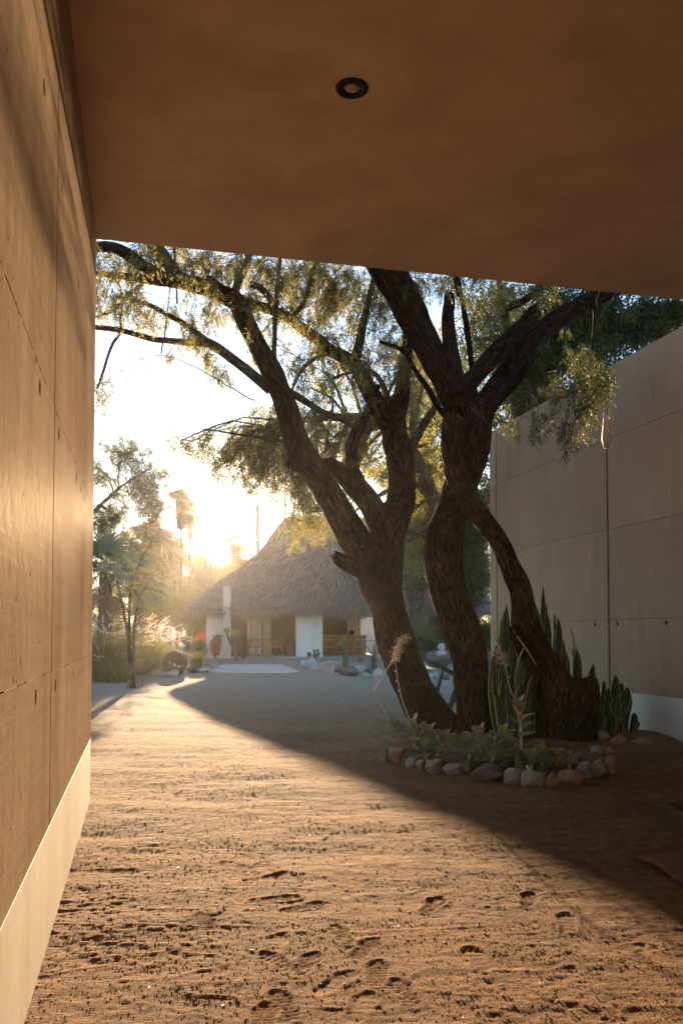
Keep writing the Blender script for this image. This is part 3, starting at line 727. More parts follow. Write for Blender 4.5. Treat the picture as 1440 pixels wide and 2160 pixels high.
# bar
bar = thing('bar_counter', 'long bar counter with a glowing orange timber top under the thatch', 'bar', (xp(728, 44.6), 44.6, FZ))
mb = MB(); mb.box(xp(672, 44.6), xp(774, 44.6), 44.5, 45.1, 1.30, 1.37); mb.build('counter_top', M['wood_orange'], bar, bev=.01)
mb = MB(); mb.box(xp(674, 44.6), xp(772, 44.6), 44.75, 45.05, FZ, 1.298); mb.build('counter_front', M['wood'], bar)
for k in range(11):
    x = xp(676+k*9.3, 44.6); mb = MB(); mb.box(x-.03, x+.03, 44.72, 44.748, FZ+.02, 1.28); mb.build('batten', M['wood'], bar)
pt = thing('clay_pot', 'small dark pot standing on the bar counter', 'pot', (xp(741, 44.8), 44.8, 1.37))
MB().lathe([(.10, 0), (.17, .08), (.16, .16), (.10, .19)], (xp(741, 44.8), 44.8, 1.371), 14).build('pot_body', M['black'], pt, smooth_=True)
MB().lathe([(.03, .18), (.20, .20), (.02, .24)], (xp(741, 44.8), 44.8, 1.375), 14).build('lid', M['black'], pt, smooth_=True)
for px, lb in ((738, 'black bell pendant lamp nearer the dark wall above the bar'), (761, 'black bell pendant lamp against the pale garden wall')):
    Y = 43.9; z = zp(1294, Y); x = xp(px, Y); pl = thing('pendant_lamp', lb, 'lamp', (x, Y, z), 'pendant lamps over the bar')
    MB().lathe([(.17, 0), (.13, .08), (.06, .14), (.04, .2), (.01, .22)], (x, Y, z), 14).build('lamp_shade', M['black'], pl, smooth_=True)
    MB().tube([(x, Y, z+.21), (x, Y, 3.2)], .012, 5).build('cord', M['black'], pl)
# chairs
def make_chair(name, label, loc, rz=0, group=None, s=1.0):
    t = thing(name, label, 'chair', (0, 0, 0), group)
    mb = MB(); mb.box(-.25, .25, -.23, .23, .42, .455); mb.build('seat', M['cushion'], t, bev=.012)
    for sx in (-1, 1):
        mb = MB(); mb.tube([(sx*.25, -.24, 0), (sx*.24, -.22, .45), (sx*.245, -.22, .66)], [.016, .022, .02], 6); mb.build('leg', M['wood_orange'], t, smooth_=True)
        mb = MB(); mb.tube([(sx*.24, .30, 0), (sx*.24, .23, .45), (sx*.24, .28, .84)], [.016, .024, .018], 6); mb.build('leg', M['wood_orange'], t, smooth_=True)
        mb = MB(); mb.box(sx*.245-.025, sx*.245+.025, -.25, .26, .65, .68); mb.build('armrest', M['wood_orange'], t, bev=.006)
        mb = MB(); mb.box(sx*.24-.012, sx*.24+.012, -.21, .24, .385, .42); mb.build('seat_rail', M['wood_orange'], t)
    mb = MB(); mb.box(-.25, .25, .262, .295, .72, .84); mb.build('backrest', M['wood_orange'], t, bev=.008)
    mb = MB(); mb.box(-.23, .23, -.225, -.2, .385, .42); mb.build('seat_rail', M['wood_orange'], t)
    t.location = loc; t.rotation_euler.z = rz; t.scale = (s, s, s)
    return t
c0 = make_chair('wooden_armchair', 'wooden armchair at the left end of the bar beside the white wall', (xp(696, 42.6), 42.6, FZ), R(165), 'wooden chairs in front of the bar')
for px, Y, rz, lb in ((757, 42.6, 190, 'wooden armchair at the bar just left of the leaning trunk'), (727, 43.6, 200, 'wooden armchair drawn up to the middle of the bar behind the potted cactus')):
    c = copy_tree(c0); c.location = (xp(px, Y), Y, FZ); c.rotation_euler.z = R(rz); c['label'] = lb
    for q in (c,): q['group'] = 'wooden chairs in front of the bar'
def make_table(name, label, x, Y, w, d, h, mat):
    t = thing(name, label, 'table', (x, Y, FZ))
    mb = MB(); mb.box(x-w/2, x+w/2, Y-d/2, Y+d/2, FZ+h-.04, FZ+h); mb.build('table_top', mat, t, bev=.008)
    for sx in (-1, 1):
        for sy in (-1, 1):
            mb = MB(); mb.box(x+sx*(w/2-.07)-.03, x+sx*(w/2-.07)+.03, Y+sy*(d/2-.07)-.03, Y+sy*(d/2-.07)+.03, FZ, FZ+h-.042); mb.build('leg', mat, t)
    return t
make_table('dining_table', 'dark wooden dining table inside the left bay of the pavilion', xp(553, 43.8), 43.8, 1.5, .9, .78, M['wood'])
make_table('side_table', 'small pale table with thin legs beside the leaning trunk at the bar', xp(780, 42.4), 42.4, .9, .7, .76, M['wood_orange'])
for px, Y, rz, lb in ((551, 42.9, 185, 'wooden chair with its back to us at the near side of the dining table'), (531, 43.9, 90, 'wooden chair at the left end of the dining table'),
                      (583, 43.6, -80, 'wooden chair at the right end of the dining table against the dark wall'), (517, 42.7, 120, 'wooden chair behind the frangipani by the dark screen')):
    c = copy_tree(c0); c.location = (xp(px, Y), Y, FZ); c.rotation_euler.z = R(rz); c['label'] = lb; c['group'] = 'wooden chairs around the dining table'
bk = thing('wicker_hamper', 'square lidded wicker hamper standing left of the white wall', 'hamper', (xp(612.5, 41.9), 41.9, FZ))
mb = MB(); mb.box(xp(606, 41.9), xp(619, 41.9), 41.75, 42.05, FZ, FZ+.5); mb.build('hamper_body', M['wicker'], bk, bev=.02)
mb = MB(); mb.box(xp(605.5, 41.9), xp(619.5, 41.9), 41.73, 42.07, FZ+.502, FZ+.55); mb.build('lid', M['wicker'], bk, bev=.015)
# boardwalk
bw = thing('boardwalk', 'low bleached timber boardwalk crossing the sand in front of the pavilion', 'boardwalk', (xp(550, 31), 31, .1))
for k in range(9):
    Y = 31.2+k*.42; x0 = xp(441, 31.2); x1 = xp(673-k*4.0, 31.2)
    mb = MB(); zz = G((x0+x1)/2, Y)+.045; mb.box(x0, x1, Y, Y+.405, zz-.08, zz+.03); o = mb.build('plank', M['plank'], bw, bev=.008)
# ------------------------------------------------------------------ main mesquite trees
def limb(mb, pts, n=20, ridge=.055, step=.05, seed=0, sink=0):
    """pts: (px, py, Y, width_px)"""
    P = []
    for px, py, Y, wd in pts:
        v = at(px, py, Y); P.append((v.x, v.y, v.z, wd/2/F*Y))
    if sink: P[0] = (P[0][0], P[0][1], P[0][2]-sink, P[0][3]*1.12)
    P = spline(P, step)
    L = np.arange(len(P))*step
    P[:, 0] += .012*vn(L*3.1, L*0+seed, seed)*np.minimum(1, P[:, 3]/.06); P[:, 2] += .012*vn(L*2.7, L*0+seed, seed+5)
    rad = P[:, 3]*(1+.10*vn(L*4, L*0+.5, seed+9)+.06*vn(L*11, L*0+.5, seed+10))
    mb.tube([Vector(p[:3]) for p in P], list(np.maximum(rad, .002)), n, True, ridge, seed)
    return P
def stub_end(mb, P, seed):
    """jagged broken end"""
    p = Vector(P[-1][:3]); d = (p-Vector(P[-3][:3])).normalized(); r = P[-1][3]; a = d.orthogonal().normalized(); b = d.cross(a); rr = random.Random(seed)
    for k in range(9):
        th = k*2*math.pi/9; q = p+(a*math.cos(th)+b*math.sin(th))*r*.55
        mb.tube([q-d*r*.6, q+d*r*rr.uniform(.1, 1.1)], [r*.42, r*.05], 5)
def sprays(O, D, L, K, ll, lw, g, spread=.9):
    """drooping feathery leaves: K pairs of leaflets along a rachis. returns V,F,tint"""
    n = len(O); t = (np.arange(K)+.7)/K
    base = O[:, None, :]+D[:, None, :]*(L[:, None]*t[None, :])[:, :, None]
    base[:, :, 2] -= (L[:, None]*t[None, :]**2)*.18
    S = np.cross(D, g.normal(0, 1, (n, 3))); S /= np.linalg.norm(S, axis=1)[:, None]+1e-9
    out_V = []; tint = []
    tn = g.random(n)
    for sgn in (-1, 1):
        d = S[:, None, :]*sgn*spread+D[:, None, :]*.55+g.normal(0, .22, (n, K, 3)); d /= np.linalg.norm(d, axis=2)[:, :, None]
        w_ = np.cross(d, g.normal(0, 1, (n, K, 3))); w_ /= np.linalg.norm(w_, axis=2)[:, :, None]+1e-9
        l = ll*g.uniform(.7, 1.25, (n, K, 1)); m = base+d*l*.5
        a = base; b = m+w_*lw*.5; c = base+d*l; e = m-w_*lw*.5
        out_V.append(np.stack([a, b, c, e], 2).reshape(-1, 3)); tint.append(np.repeat(np.clip(tn[:, None]+g.normal(0, .12, (n, K)), 0, 1).ravel(), 4))
    V = np.concatenate(out_V); F_ = np.arange(len(V)).reshape(-1, 4)
    return V, F_, np.concatenate(tint)
class Crown:
    """twigs that leave the nearest limb, droop to a target and carry leaf sprays"""
    def __init__(s, limbs, seed):
        s.L = np.concatenate([l[:, :4] for l in limbs]); s.tw = MB(); s.O = []; s.D = []; s.g = np.random.default_rng(seed); s.sub = []
    def clump(s, px, py, rx, ry, Y, n, dY=.8, dens=15, droop=.35, spr=1.0, ltw=.5):
        g = s.g
        for i in range(n):
            a = g.uniform(0, 6.283); r = math.sqrt(g.random())
            T = np.array(at(px+rx*r*math.cos(a), py+ry*r*math.sin(a), Y+g.uniform(-dY, dY)))
            src = s.L if not s.sub or g.random() < .35 else np.concatenate(s.sub[-60:])
            d = np.linalg.norm(src[:, :3]-T-np.array([0, 0, .25]), axis=1)+g.random(len(src))*.25; k = np.argmin(d); A = src[k, :3]
            dist = np.linalg.norm(T-A)
            if dist > 2.6: A = T+(A-T)/dist*2.0*g.uniform(.5, 1.)
            mid = (A+T)/2+np.array([g.normal(0, .12), g.normal(0, .12), droop*dist*.35+.05]); m2 = (mid+T)/2+g.normal(0, .05, 3)
            P = spline(np.array([A, mid, m2, T]), .09); P += g.normal(0, .008, P.shape)
            r0 = .003+.0055*min(1.5, dist)
            s.tw.tube([Vector(p) for p in P], list(np.linspace(r0, .0022, len(P))), 4, False)
            s.sub.append(np.hstack([P[len(P)//3:], np.zeros((len(P)-len(P)//3, 1))]))
            m = int(dens*(1+dist)*g.uniform(.6, 1.4)); 
            for _ in range(m):
                q = P[min(len(P)-1, int(len(P)*(1-g.random()**1.3*ltw*1.3)))]; s.O.append(q+g.normal(0, .035*spr, 3))
                dd = g.normal(0, .5, 3)+np.array([0, 0, -.75]); s.D.append(dd/np.linalg.norm(dd))
    def build(s, parent, mat, K=9, ll=.032, lw=.0105, Lr=(.10, .20), bark=None):
        O = np.array(s.O); D = np.array(s.D); L = s.g.uniform(*Lr, len(O)); V, F_, t = sprays(O, D, L, K, ll, lw, s.g)
        V = V-np.array(rootloc(parent)); me = mkmesh(V, F_, 'foliage', attrs={'tint': t}); link('foliage', me, mat, parent, kind='stuff')
        s.tw.build('twigs', bark or M['twig'], parent, kind='stuff')
        return len(F_)

PC = at(955, 1568, 11.6); PC.z = G(PC.x, PC.y)
tA = thing('mesquite_tree', 'rough-barked tree leaning left from the stone ring, limbs arching towards the left wall', 'tree', PC)
LA = []
mb = MB(); LA.append(limb(mb, [(950, 1600, 11.6, 140), (925, 1545, 11.6, 104), (888, 1480, 11.55, 84), (859, 1420, 11.5, 78), (834, 1350, 11.5, 78), (820, 1290, 11.5, 76), (806, 1240, 11.5, 84), (797, 1205, 11.5, 84)], 56, .055, .045, 1, .1)); mb.build('trunk', M['bark'], tA, True)
mb = MB(); LA.append(limb(mb, [(806, 1245, 11.5, 70), (785, 1203, 11.4, 70), (760, 1160, 11.4, 64), (735, 1115, 11.3, 66), (705, 1065, 11.2, 62), (672, 1008, 11.1, 60), (640, 960, 11.0, 56), (620, 915, 10.9, 52), (600, 850, 10.8, 48), (572, 785, 10.7, 48), (545, 735, 10.6, 44), (520, 685, 10.5, 42), (500, 640, 10.4, 42), (470, 622, 10.3, 40), (438, 608, 10.2, 36), (400, 597, 10.1, 34), (367, 592, 10.0, 32), (330, 590, 9.9, 24), (290, 587, 9.8, 18), (245, 580, 9.7, 13), (180, 574, 9.6, 9)], 40, .06, .045, 2)); mb.build('limb', M['bark'], tA, True)
for sd_, pts, mt in [
    (3, [(345, 588, 9.95, 26), (315, 570, 9.85, 26), (285, 548, 9.75, 26), (258, 530, 9.65, 24), (225, 520, 9.55, 22), (170, 522, 9.4, 18)], 'bark'),
    (4, [(378, 590, 10.0, 30), (362, 565, 10.0, 30), (345, 540, 10.0, 30), (325, 512, 10.0, 28), (300, 480, 10.0, 24)], 'bark_grey'),
    (5, [(572, 822, 10.75, 26), (545, 800, 10.7, 24), (510, 772, 10.6, 23), (470, 742, 10.5, 22), (438, 724, 10.4, 21), (400, 722, 10.3, 17), (360, 718, 10.2, 14), (325, 715, 10.1, 13), (295, 707, 10, 12), (255, 697, 9.9, 12), (208, 691, 9.8, 12), (150, 690, 9.6, 9)], 'bark_grey'),
    (6, [(440, 724, 10.4, 15), (415, 703, 10.35, 13), (385, 680, 10.3, 12), (355, 664, 10.2, 11), (320, 645, 10.1, 10), (285, 634, 10.0, 8), (243, 625, 9.9, 6)], 'bark_grey'),
    (7, [(579, 762, 10.7, 12), (579, 720, 10.7, 11), (580, 670, 10.7, 10), (584, 610, 10.7, 9), (590, 545, 10.7, 9), (594, 500, 10.7, 8)], 'bark_grey'),
    (8, [(600, 820, 10.9, 16), (640, 845, 11.1, 15), (680, 870, 11.3, 14), (720, 885, 11.4, 13), (755, 905, 11.5, 12)], 'bark_grey'),
    (9, [(302, 598, 9.85, 9), (285, 612, 9.85, 9), (270, 622, 9.8, 9), (256, 640, 9.8, 10), (235, 655, 9.8, 7), (205, 668, 9.7, 6)], 'bark_grey'),
    (10, [(256, 640, 9.8, 8), (254, 670, 9.8, 7), (256, 700, 9.8, 7), (240, 722, 9.8, 7), (228, 752, 9.75, 6), (218, 785, 9.7, 6), (206, 820, 9.7, 5)], 'bark_grey'),
    (11, [(495, 640, 10.4, 20), (500, 600, 10.4, 17), (520, 560, 10.4, 15), (528, 520, 10.4, 12), (540, 480, 10.4, 10)], 'bark_grey'),
    (12, [(640, 940, 11.0, 8), (560, 925, 10.9, 7), (500, 915, 10.8, 5), (430, 905, 10.7, 3)], 'bark_grey'),
    (13, [(372, 592, 10.0, 4), (374, 640, 9.9, 4), (370, 560, 9.95, 4), (368, 520, 9.95, 4)], 'bark_grey')]:
    mb = MB(); LA.append(limb(mb, pts, 12, .05, .05, sd_)); mb.build('branch', M[mt], tA, True)
mb = MB(); P = limb(mb, [(770, 1205, 11.4, 40), (740, 1190, 11.3, 40), (718, 1180, 11.2, 32), (709, 1172, 11.15, 24)], 12, .09, .04, 21); stub_end(mb, P, 3); mb.build('stub', M['bark'], tA, True)
mb = MB(); P = limb(mb, [(645, 985, 11.0, 30), (625, 980, 10.9, 24), (605, 974, 10.85, 18)], 10, .09, .04, 22); mb.build('stub', M['bark'], tA, True)
# right-hand limb of the same tree
mb = MB(); LA.append(limb(mb, [(812, 1255, 11.55, 66), (816, 1200, 11.6, 68), (814, 1150, 11.65, 76), (822, 1110, 11.7, 76), (842, 1065, 11.75, 62), (848, 1010, 11.8, 58), (842, 960, 11.8, 58), (832, 920, 11.8, 54), (832, 880, 11.8, 44), (846, 840, 11.85, 36), (850, 800, 11.9, 30), (856, 755, 11.9, 26), (858, 700, 12, 22), (850, 640, 12, 16), (848, 580, 12, 12)], 40, .055, .045, 14)); mb.build('limb', M['bark'], tA, True)
mb = MB(); LA.append(limb(mb, [(820, 1140, 11.65, 60), (797, 1095, 11.6, 54), (778, 1060, 11.55, 48), (752, 1028, 11.5, 46), (725, 1002, 11.45, 38), (703, 985, 11.4, 32), (688, 974, 11.4, 26)], 16, .08, .045, 15)); stub_end(mb, LA[-1], 6); mb.build('limb', M['bark'], tA, True)
for sd_, pts, mt in [
    (31, [(757, 1015, 11.5, 32), (744, 985, 11.5, 28), (742, 950, 11.5, 28), (748, 920, 11.5, 28), (763, 890, 11.55, 26), (774, 870, 11.6, 20), (786, 840, 11.6, 16), (798, 812, 11.6, 11)], 'bark'),
    (32, [(828, 905, 11.8, 48), (805, 870, 11.75, 44), (785, 835, 11.7, 40), (765, 800, 11.6, 36), (748, 772, 11.5, 33), (722, 752, 11.4, 28), (695, 738, 11.3, 26), (672, 716, 11.2, 25), (650, 700, 11.1, 24), (622, 680, 11, 22), (598, 664, 10.9, 22), (560, 650, 10.8, 20), (526, 640, 10.6, 20), (490, 625, 10.5, 18), (455, 600, 10.4, 16), (438, 588, 10.3, 14)], 'bark'),
    (33, [(858, 965, 11.8, 24), (878, 922, 11.9, 20), (900, 885, 12, 17), (922, 850, 12.1, 14), (930, 810, 12.1, 10)], 'bark_grey'),
    (34, [(745, 770, 11.5, 22), (755, 735, 11.5, 20), (762, 700, 11.5, 18), (770, 660, 11.5, 15), (785, 600, 11.5, 12), (800, 540, 11.5, 10)], 'bark_grey'),
    (35, [(610, 672, 10.95, 10), (640, 640, 11, 10), (655, 590, 11, 8), (668, 540, 11, 7)], 'bark_grey'),
    (36, [(530, 640, 10.6, 15), (575, 645, 10.6, 14), (555, 612, 10.6, 14), (530, 600, 10.5, 15)], 'bark_grey'),
    (37, [(700, 740, 11.3, 12), (650, 765, 11.4, 9), (625, 800, 11.4, 7), (610, 845, 11.4, 5)], 'bark_grey'),
    (38, [(838, 900, 11.9, 16), (800, 800, 12.2, 12), (760, 780, 12.4, 10), (700, 800, 12.5, 7)], 'bark_grey')]:
    mb = MB(); LA.append(limb(mb, pts, 12, .05, .05, sd_)); mb.build('branch', M[mt], tA, True)
mb = MB(); P = limb(mb, [(805, 1150, 11.6, 34), (790, 1135, 11.5, 24), (779, 1127, 11.45, 12)], 10, .09, .03, 41); mb.build('stub', M['bark'], tA, True)
CA = Crown(LA, 1)
for c in [(245, 560, 60, 40, 9.8, 12), (235, 610, 50, 30, 9.8, 8), (250, 665, 55, 30, 9.8, 9), (310, 660, 50, 45, 10, 13), (330, 550, 50, 25, 10, 8), (400, 545, 60, 25, 10.1, 14), (450, 575, 60, 35, 10.3, 16),
          (430, 690, 50, 45, 10.3, 13), (400, 750, 45, 40, 10.3, 7), (520, 570, 60, 35, 10.5, 18), (480, 790, 40, 45, 10.6, 5), (540, 700, 40, 60, 10.6, 9), (600, 600, 60, 40, 10.8, 22), (680, 590, 80, 40, 11.2, 30),
          (650, 660, 60, 50, 11.2, 20), (700, 700, 70, 60, 11.4, 26), (770, 640, 70, 60, 11.6, 30), (740, 780, 60, 50, 11.6, 18), (640, 780, 60, 60, 11.4, 14), (680, 870, 50, 40, 11.6, 10), (800, 740, 50, 60, 11.9, 18),
          (840, 640, 50, 50, 12, 18), (860, 760, 40, 60, 12, 14), (790, 860, 40, 40, 12, 8), (890, 850, 40, 50, 12.2, 10), (215, 840, 14, 40, 9.7, 4), (560, 640, 100, 60, 10.9, 12)]:
    CA.clump(*c)
for c in [(300, 440, 130, 60, 10.5, 16), (520, 400, 130, 80, 11, 22), (740, 400, 120, 90, 11.5, 26), (620, 250, 200, 90, 11.5, 26), (850, 500, 90, 80, 12.5, 20), (400, 250, 150, 90, 11, 14)]:
    CA.clump(*c, dY=2.2)  # unseen upper crown, put in to hold back the sky light
CA.build(tA, M['leaf'])

PB = at(1010, 1570, 11.4); PB.z = G(PB.x, PB.y)
tB = thing('mesquite_tree', 'dark twin-stemmed tree in the middle of the stone ring with a sawn stump', 'tree', PB)
LB = []
mb = MB(); LB.append(limb(mb, [(1004, 1610, 11.4, 125), (1003, 1560, 11.4, 92), (1001, 1500, 11.4, 74), (998, 1450, 11.4, 72), (990, 1390, 11.4, 75), (976, 1340, 11.4, 77), (963, 1300, 11.4, 78), (942, 1240, 11.4, 76), (934, 1180, 11.4, 76), (937, 1130, 11.4, 78), (951, 1085, 11.4, 74), (967, 1035, 11.4, 70), (984, 990, 11.4, 68), (998, 935, 11.4, 70), (1002, 890, 11.4, 72), (990, 850, 11.4, 80)], 56, .055, .045, 51, .1)); mb.build('trunk', M['bark'], tB, True)
mb = MB(); LB.append(limb(mb, [(1200, 1620, 10.9, 115), (1196, 1560, 10.9, 96), (1188, 1490, 10.9, 80), (1168, 1430, 10.9, 64), (1130, 1365, 10.95, 54), (1106, 1305, 11.0, 50), (1095, 1245, 11.0, 47), (1068, 1178, 11.05, 45), (1045, 1132, 11.1, 44), (1018, 1095, 11.1, 45), (990, 1055, 11.1, 47), (966, 1010, 11.15, 48), (955, 965, 11.2, 47), (955, 920, 11.2, 48), (966, 870, 11.3, 54)], 48, .06, .045, 52, .1)); mb.build('trunk', M['bark'], tB, True)
mb = MB(); LB.append(limb(mb, [(978, 900, 11.35, 60), (962, 850, 11.25, 64), (943, 805, 11.2, 60), (920, 765, 11.1, 57), (896, 718, 11.05, 60), (872, 670, 11.0, 66), (850, 625, 10.9, 68), (826, 585, 10.8, 70), (800, 540, 10.7, 76), (770, 490, 10.6, 66)], 44, .06, .045, 53)); mb.build('limb', M['bark_dark'], tB, True)
mb = MB(); LB.append(limb(mb, [(1000, 905, 11.4, 66), (1020, 860, 11.4, 54), (1043, 822, 11.4, 48), (1071, 782, 11.4, 45), (1101, 742, 11.4, 45), (1133, 705, 11.4, 45), (1168, 678, 11.4, 42), (1205, 655, 11.4, 38), (1250, 630, 11.4, 34), (1290, 615, 11.4, 28), (1350, 590, 11.4, 22)], 40, .06, .045, 54)); mb.build('limb', M['bark_dark'], tB, True)
for sd_, pts, nm in [
    (55, [(965, 860, 11.2, 50), (985, 815, 11.15, 44), (1010, 785, 11.1, 40), (1045, 745, 11.05, 40), (1080, 710, 11.0, 36), (1110, 680, 11, 34), (1128, 655, 11, 30)], 'stub'),
    (56, [(960, 830, 11.1, 50), (955, 780, 11.05, 40), (948, 720, 11, 34), (944, 670, 11, 28), (947, 640, 11, 25), (946, 622, 11, 22)], 'stub'),
    (57, [(1000, 895, 11.5, 40), (1040, 850, 11.5, 30), (1075, 815, 11.5, 25), (1100, 785, 11.5, 23), (1118, 755, 11.5, 22), (1125, 720, 11.5, 18)], 'branch'),
    (58, [(1060, 790, 11.5, 18), (1066, 740, 11.6, 16), (1068, 690, 11.6, 15), (1060, 640, 11.6, 14), (1050, 580, 11.6, 12)], 'branch'),
    (59, [(1066, 650, 11.6, 16), (1090, 640, 11.6, 15), (1125, 618, 11.6, 14), (1150, 590, 11.6, 12)], 'branch'),
    (60, [(880, 700, 11, 26), (872, 660, 10.9, 22), (878, 610, 10.9, 10)], 'stub'),
    (61, [(960, 900, 11.35, 12), (925, 860, 11.3, 12), (905, 825, 11.3, 12), (880, 790, 11.3, 10), (850, 740, 11.2, 9), (800, 720, 11.2, 7)], 'branch'),
    (62, [(1140, 1410, 10.85, 46), (1112, 1372, 10.75, 42), (1095, 1348, 10.7, 34), (1083, 1330, 10.65, 28)], 'stub'),
    (63, [(1250, 632, 11.4, 16), (1255, 660, 11.2, 10), (1250, 720, 11, 7), (1240, 780, 10.9, 5), (1235, 840, 10.8, 4)], 'branch'),
    (64, [(965, 625, 11.0, 5), (955, 570, 11, 5), (948, 540, 11, 4)], 'branch'),
    (65, [(1010, 855, 11.45, 14), (1006, 880, 11.3, 14), (985, 700, 11.3, 12), (960, 560, 11.3, 10)], 'branch')]:
    mb = MB(); P = limb(mb, pts, 12, .07, .045, sd_)
    if nm == 'stub': stub_end(mb, P, sd_)
    else: LB.append(P)
    mb.build(nm, M['bark_dark'], tB, True)
# dark mass added as shade beside the right stem, and its sawn stump
mb = MB(); limb(mb, [(1165, 1620, 11.1, 110), (1160, 1550, 11.1, 90), (1158, 1490, 11.1, 70), (1152, 1430, 11.1, 44)], 40, .12, .05, 71, .1); mb.build('shade_mass', M['bark_dark'], tB, True)
mb = MB(); P = limb(mb, [(1222, 1615, 10.6, 70), (1225, 1560, 10.6, 62), (1232, 1500, 10.6, 56), (1234, 1455, 10.6, 54), (1232, 1438, 10.6, 50), (1230, 1431, 10.6, 40)], 18, .10, .035, 72, .1); mb.build('stump', M['bark_dark'], tB, True)
CB = Crown(LB, 2)
for c in [(900, 610, 60, 40, 11.2, 14), (1000, 620, 80, 40, 11.5, 20), (1080, 660, 60, 50, 11.7, 14), (1000, 720, 50, 50, 11.8, 9), (1180, 620, 60, 25, 11.5, 7),
          (1235, 760, 60, 50, 10.9, 5), (1235, 830, 60, 50, 10.8, 12), (1180, 850, 55, 50, 10.8, 7), (1270, 850, 35, 60, 10.7, 7), (1190, 930, 60, 50, 10.8, 5), (1100, 900, 60, 40, 10.9, 5)]:
    CB.clump(*c, droop=.5)
for c in [(950, 430, 130, 90, 11, 26), (1150, 450, 130, 90, 11.5, 26), (1350, 480, 130, 90, 11.5, 22), (1050, 250, 220, 90, 11.5, 30), (1300, 270, 150, 90, 12, 18)]:
    CB.clump(*c, dY=2.4)  # crown out of view overhead, added to keep sky light off the walls
CB.build(tB, M['leaf_dark'])
# straggling bare twigs with dry curled leaves hanging before the right wall
hk = thing('hanging_dry_pod', 'pale shaggy dried pod hanging from a thread of twig before the brown wall joint', 'pod', at(1276, 925, 10.8))
mb = MB(); p = at(1273, 862, 10.8); q = at(1277, 925, 10.8)
mb.tube([p, p.lerp(q, .5)+Vector((.01, 0, 0)), q, at(1278, 945, 10.8)], [.004, .035, .055, .03], 9, True, .15, 3); mb.build('husk', M['dryflower'], hk, True)
mb = MB(); mb.tube([at(1262, 780, 10.85), at(1268, 830, 10.8), p], .004, 4); mb.build('stalk', M['twig'], hk)

# ------------------------------------------------------------------ trees further back
def cloud_tree(name, label, base, trunk_pts, clumps, mat, n_leaf, ll, lw, seed, tr=.16, twig=True, bark='bark_grey', group=None, K=5, Lr=(.25, .5)):
    """clumps (px,py,rx,ry,Y,weight): limbs reach into every clump; leaf sprays fill it unevenly"""
    t = thing(name, label, 'tree', base, group); g = np.random.default_rng(seed)
    mb = MB(); T = spline(np.array([(p.x, p.y, p.z, r) for p, r in trunk_pts]), .3); mb.tube([Vector(p[:3]) for p in T], list(T[:, 3]), 12, True, .05, seed); mb.build('trunk', M[bark], t, True)
    tw = MB(); tot = sum(c[5] for c in clumps); O = []
    for c in clumps:
        ctr = np.array(at(c[0], c[1], c[4])); k = c[4]/F; R3 = np.array([c[2]*k, max(c[2], c[3])*k*.8, c[3]*k])
        nb = max(2, int(6*c[5]/tot*len(clumps)))
        for b_ in range(nb):
            d = g.normal(0, 1, 3); d /= np.linalg.norm(d); E = ctr+d*R3*g.uniform(.4, .95)
            j = np.argmin(np.linalg.norm(T[:, :3]-E, axis=1)+g.random(len(T))*1.0); A = T[j, :3]
            m1 = A*.6+E*.4+np.array([0, 0, .25])*np.linalg.norm(E-A)*.5; P = spline(np.array([A, m1, E*.8+m1*.2+g.normal(0, .1, 3), E]), .35)
            if twig: tw.tube([Vector(p) for p in P], list(np.linspace(min(T[j, 3]*.45, tr*.4), .012, len(P))), 5, False)
            # leaf blobs round the outer part of every limb
            m = int(n_leaf*c[5]/tot/nb)
            q = P[(len(P)*(1-.65*g.random(m)**1.2)).astype(int).clip(0, len(P)-1)]
            sub = g.normal(0, 1, (max(3, m//22), 3))*R3*.42; O.append(q+sub[g.integers(0, len(sub), m)]+g.normal(0, .055, (m, 3))*np.mean(R3))
    O = np.concatenate(O); n = len(O); D = g.normal(0, .6, (n, 3))+np.array([0, 0, -.5]); D /= np.linalg.norm(D, axis=1)[:, None]
    V, F_, tt = sprays(O, D, g.uniform(*Lr, n), K, ll, lw, g)
    link('foliage', mkmesh(V-np.array(base), F_, 'foliage', attrs={'tint': tt}), mat, t, kind='stuff')
    if twig and tw.n: tw.build('branches', M[bark], t, kind='stuff')
    return t
def gp(px, Y, dz=0): x = xp(px, Y); return Vector((x, Y, G(x, Y)+dz))
# golden drooping tree between the leaning tree and the pavilion
b = gp(975, 17.5)
cloud_tree('acacia_tree', 'golden backlit drooping tree behind the leaning trunks, hanging over the pavilion roof', b,
    [(b, .2), (b+Vector((-.1, 0, 2)), .17), (at(900, 1020, 17.3), .14), (at(820, 900, 17), .11), (at(700, 880, 16.5), .07), (at(560, 900, 16), .04)],
    [(400, 940, 50, 35, 15.5, 4), (470, 960, 60, 45, 15.7, 8), (530, 950, 50, 55, 16, 9), (545, 1020, 30, 30, 16, 3), (600, 980, 60, 60, 16.2, 14), (640, 1040, 50, 45, 16.4, 9), (700, 1080, 55, 40, 16.6, 9), (660, 1110, 60, 30, 16.5, 5), (740, 1120, 40, 30, 16.7, 4),
     (680, 930, 60, 60, 16.6, 12), (760, 960, 50, 60, 17, 10), (700, 800, 60, 60, 17, 6), (620, 880, 60, 50, 16.5, 7), (880, 1060, 40, 60, 17.5, 8), (890, 960, 40, 50, 17.5, 7), (880, 860, 50, 50, 17.5, 6), (870, 1170, 30, 45, 17.5, 5), (900, 760, 50, 60, 17.5, 5)],
    M['leaf'], 8800, .060, .020, 101, K=5, Lr=(.16, .34))
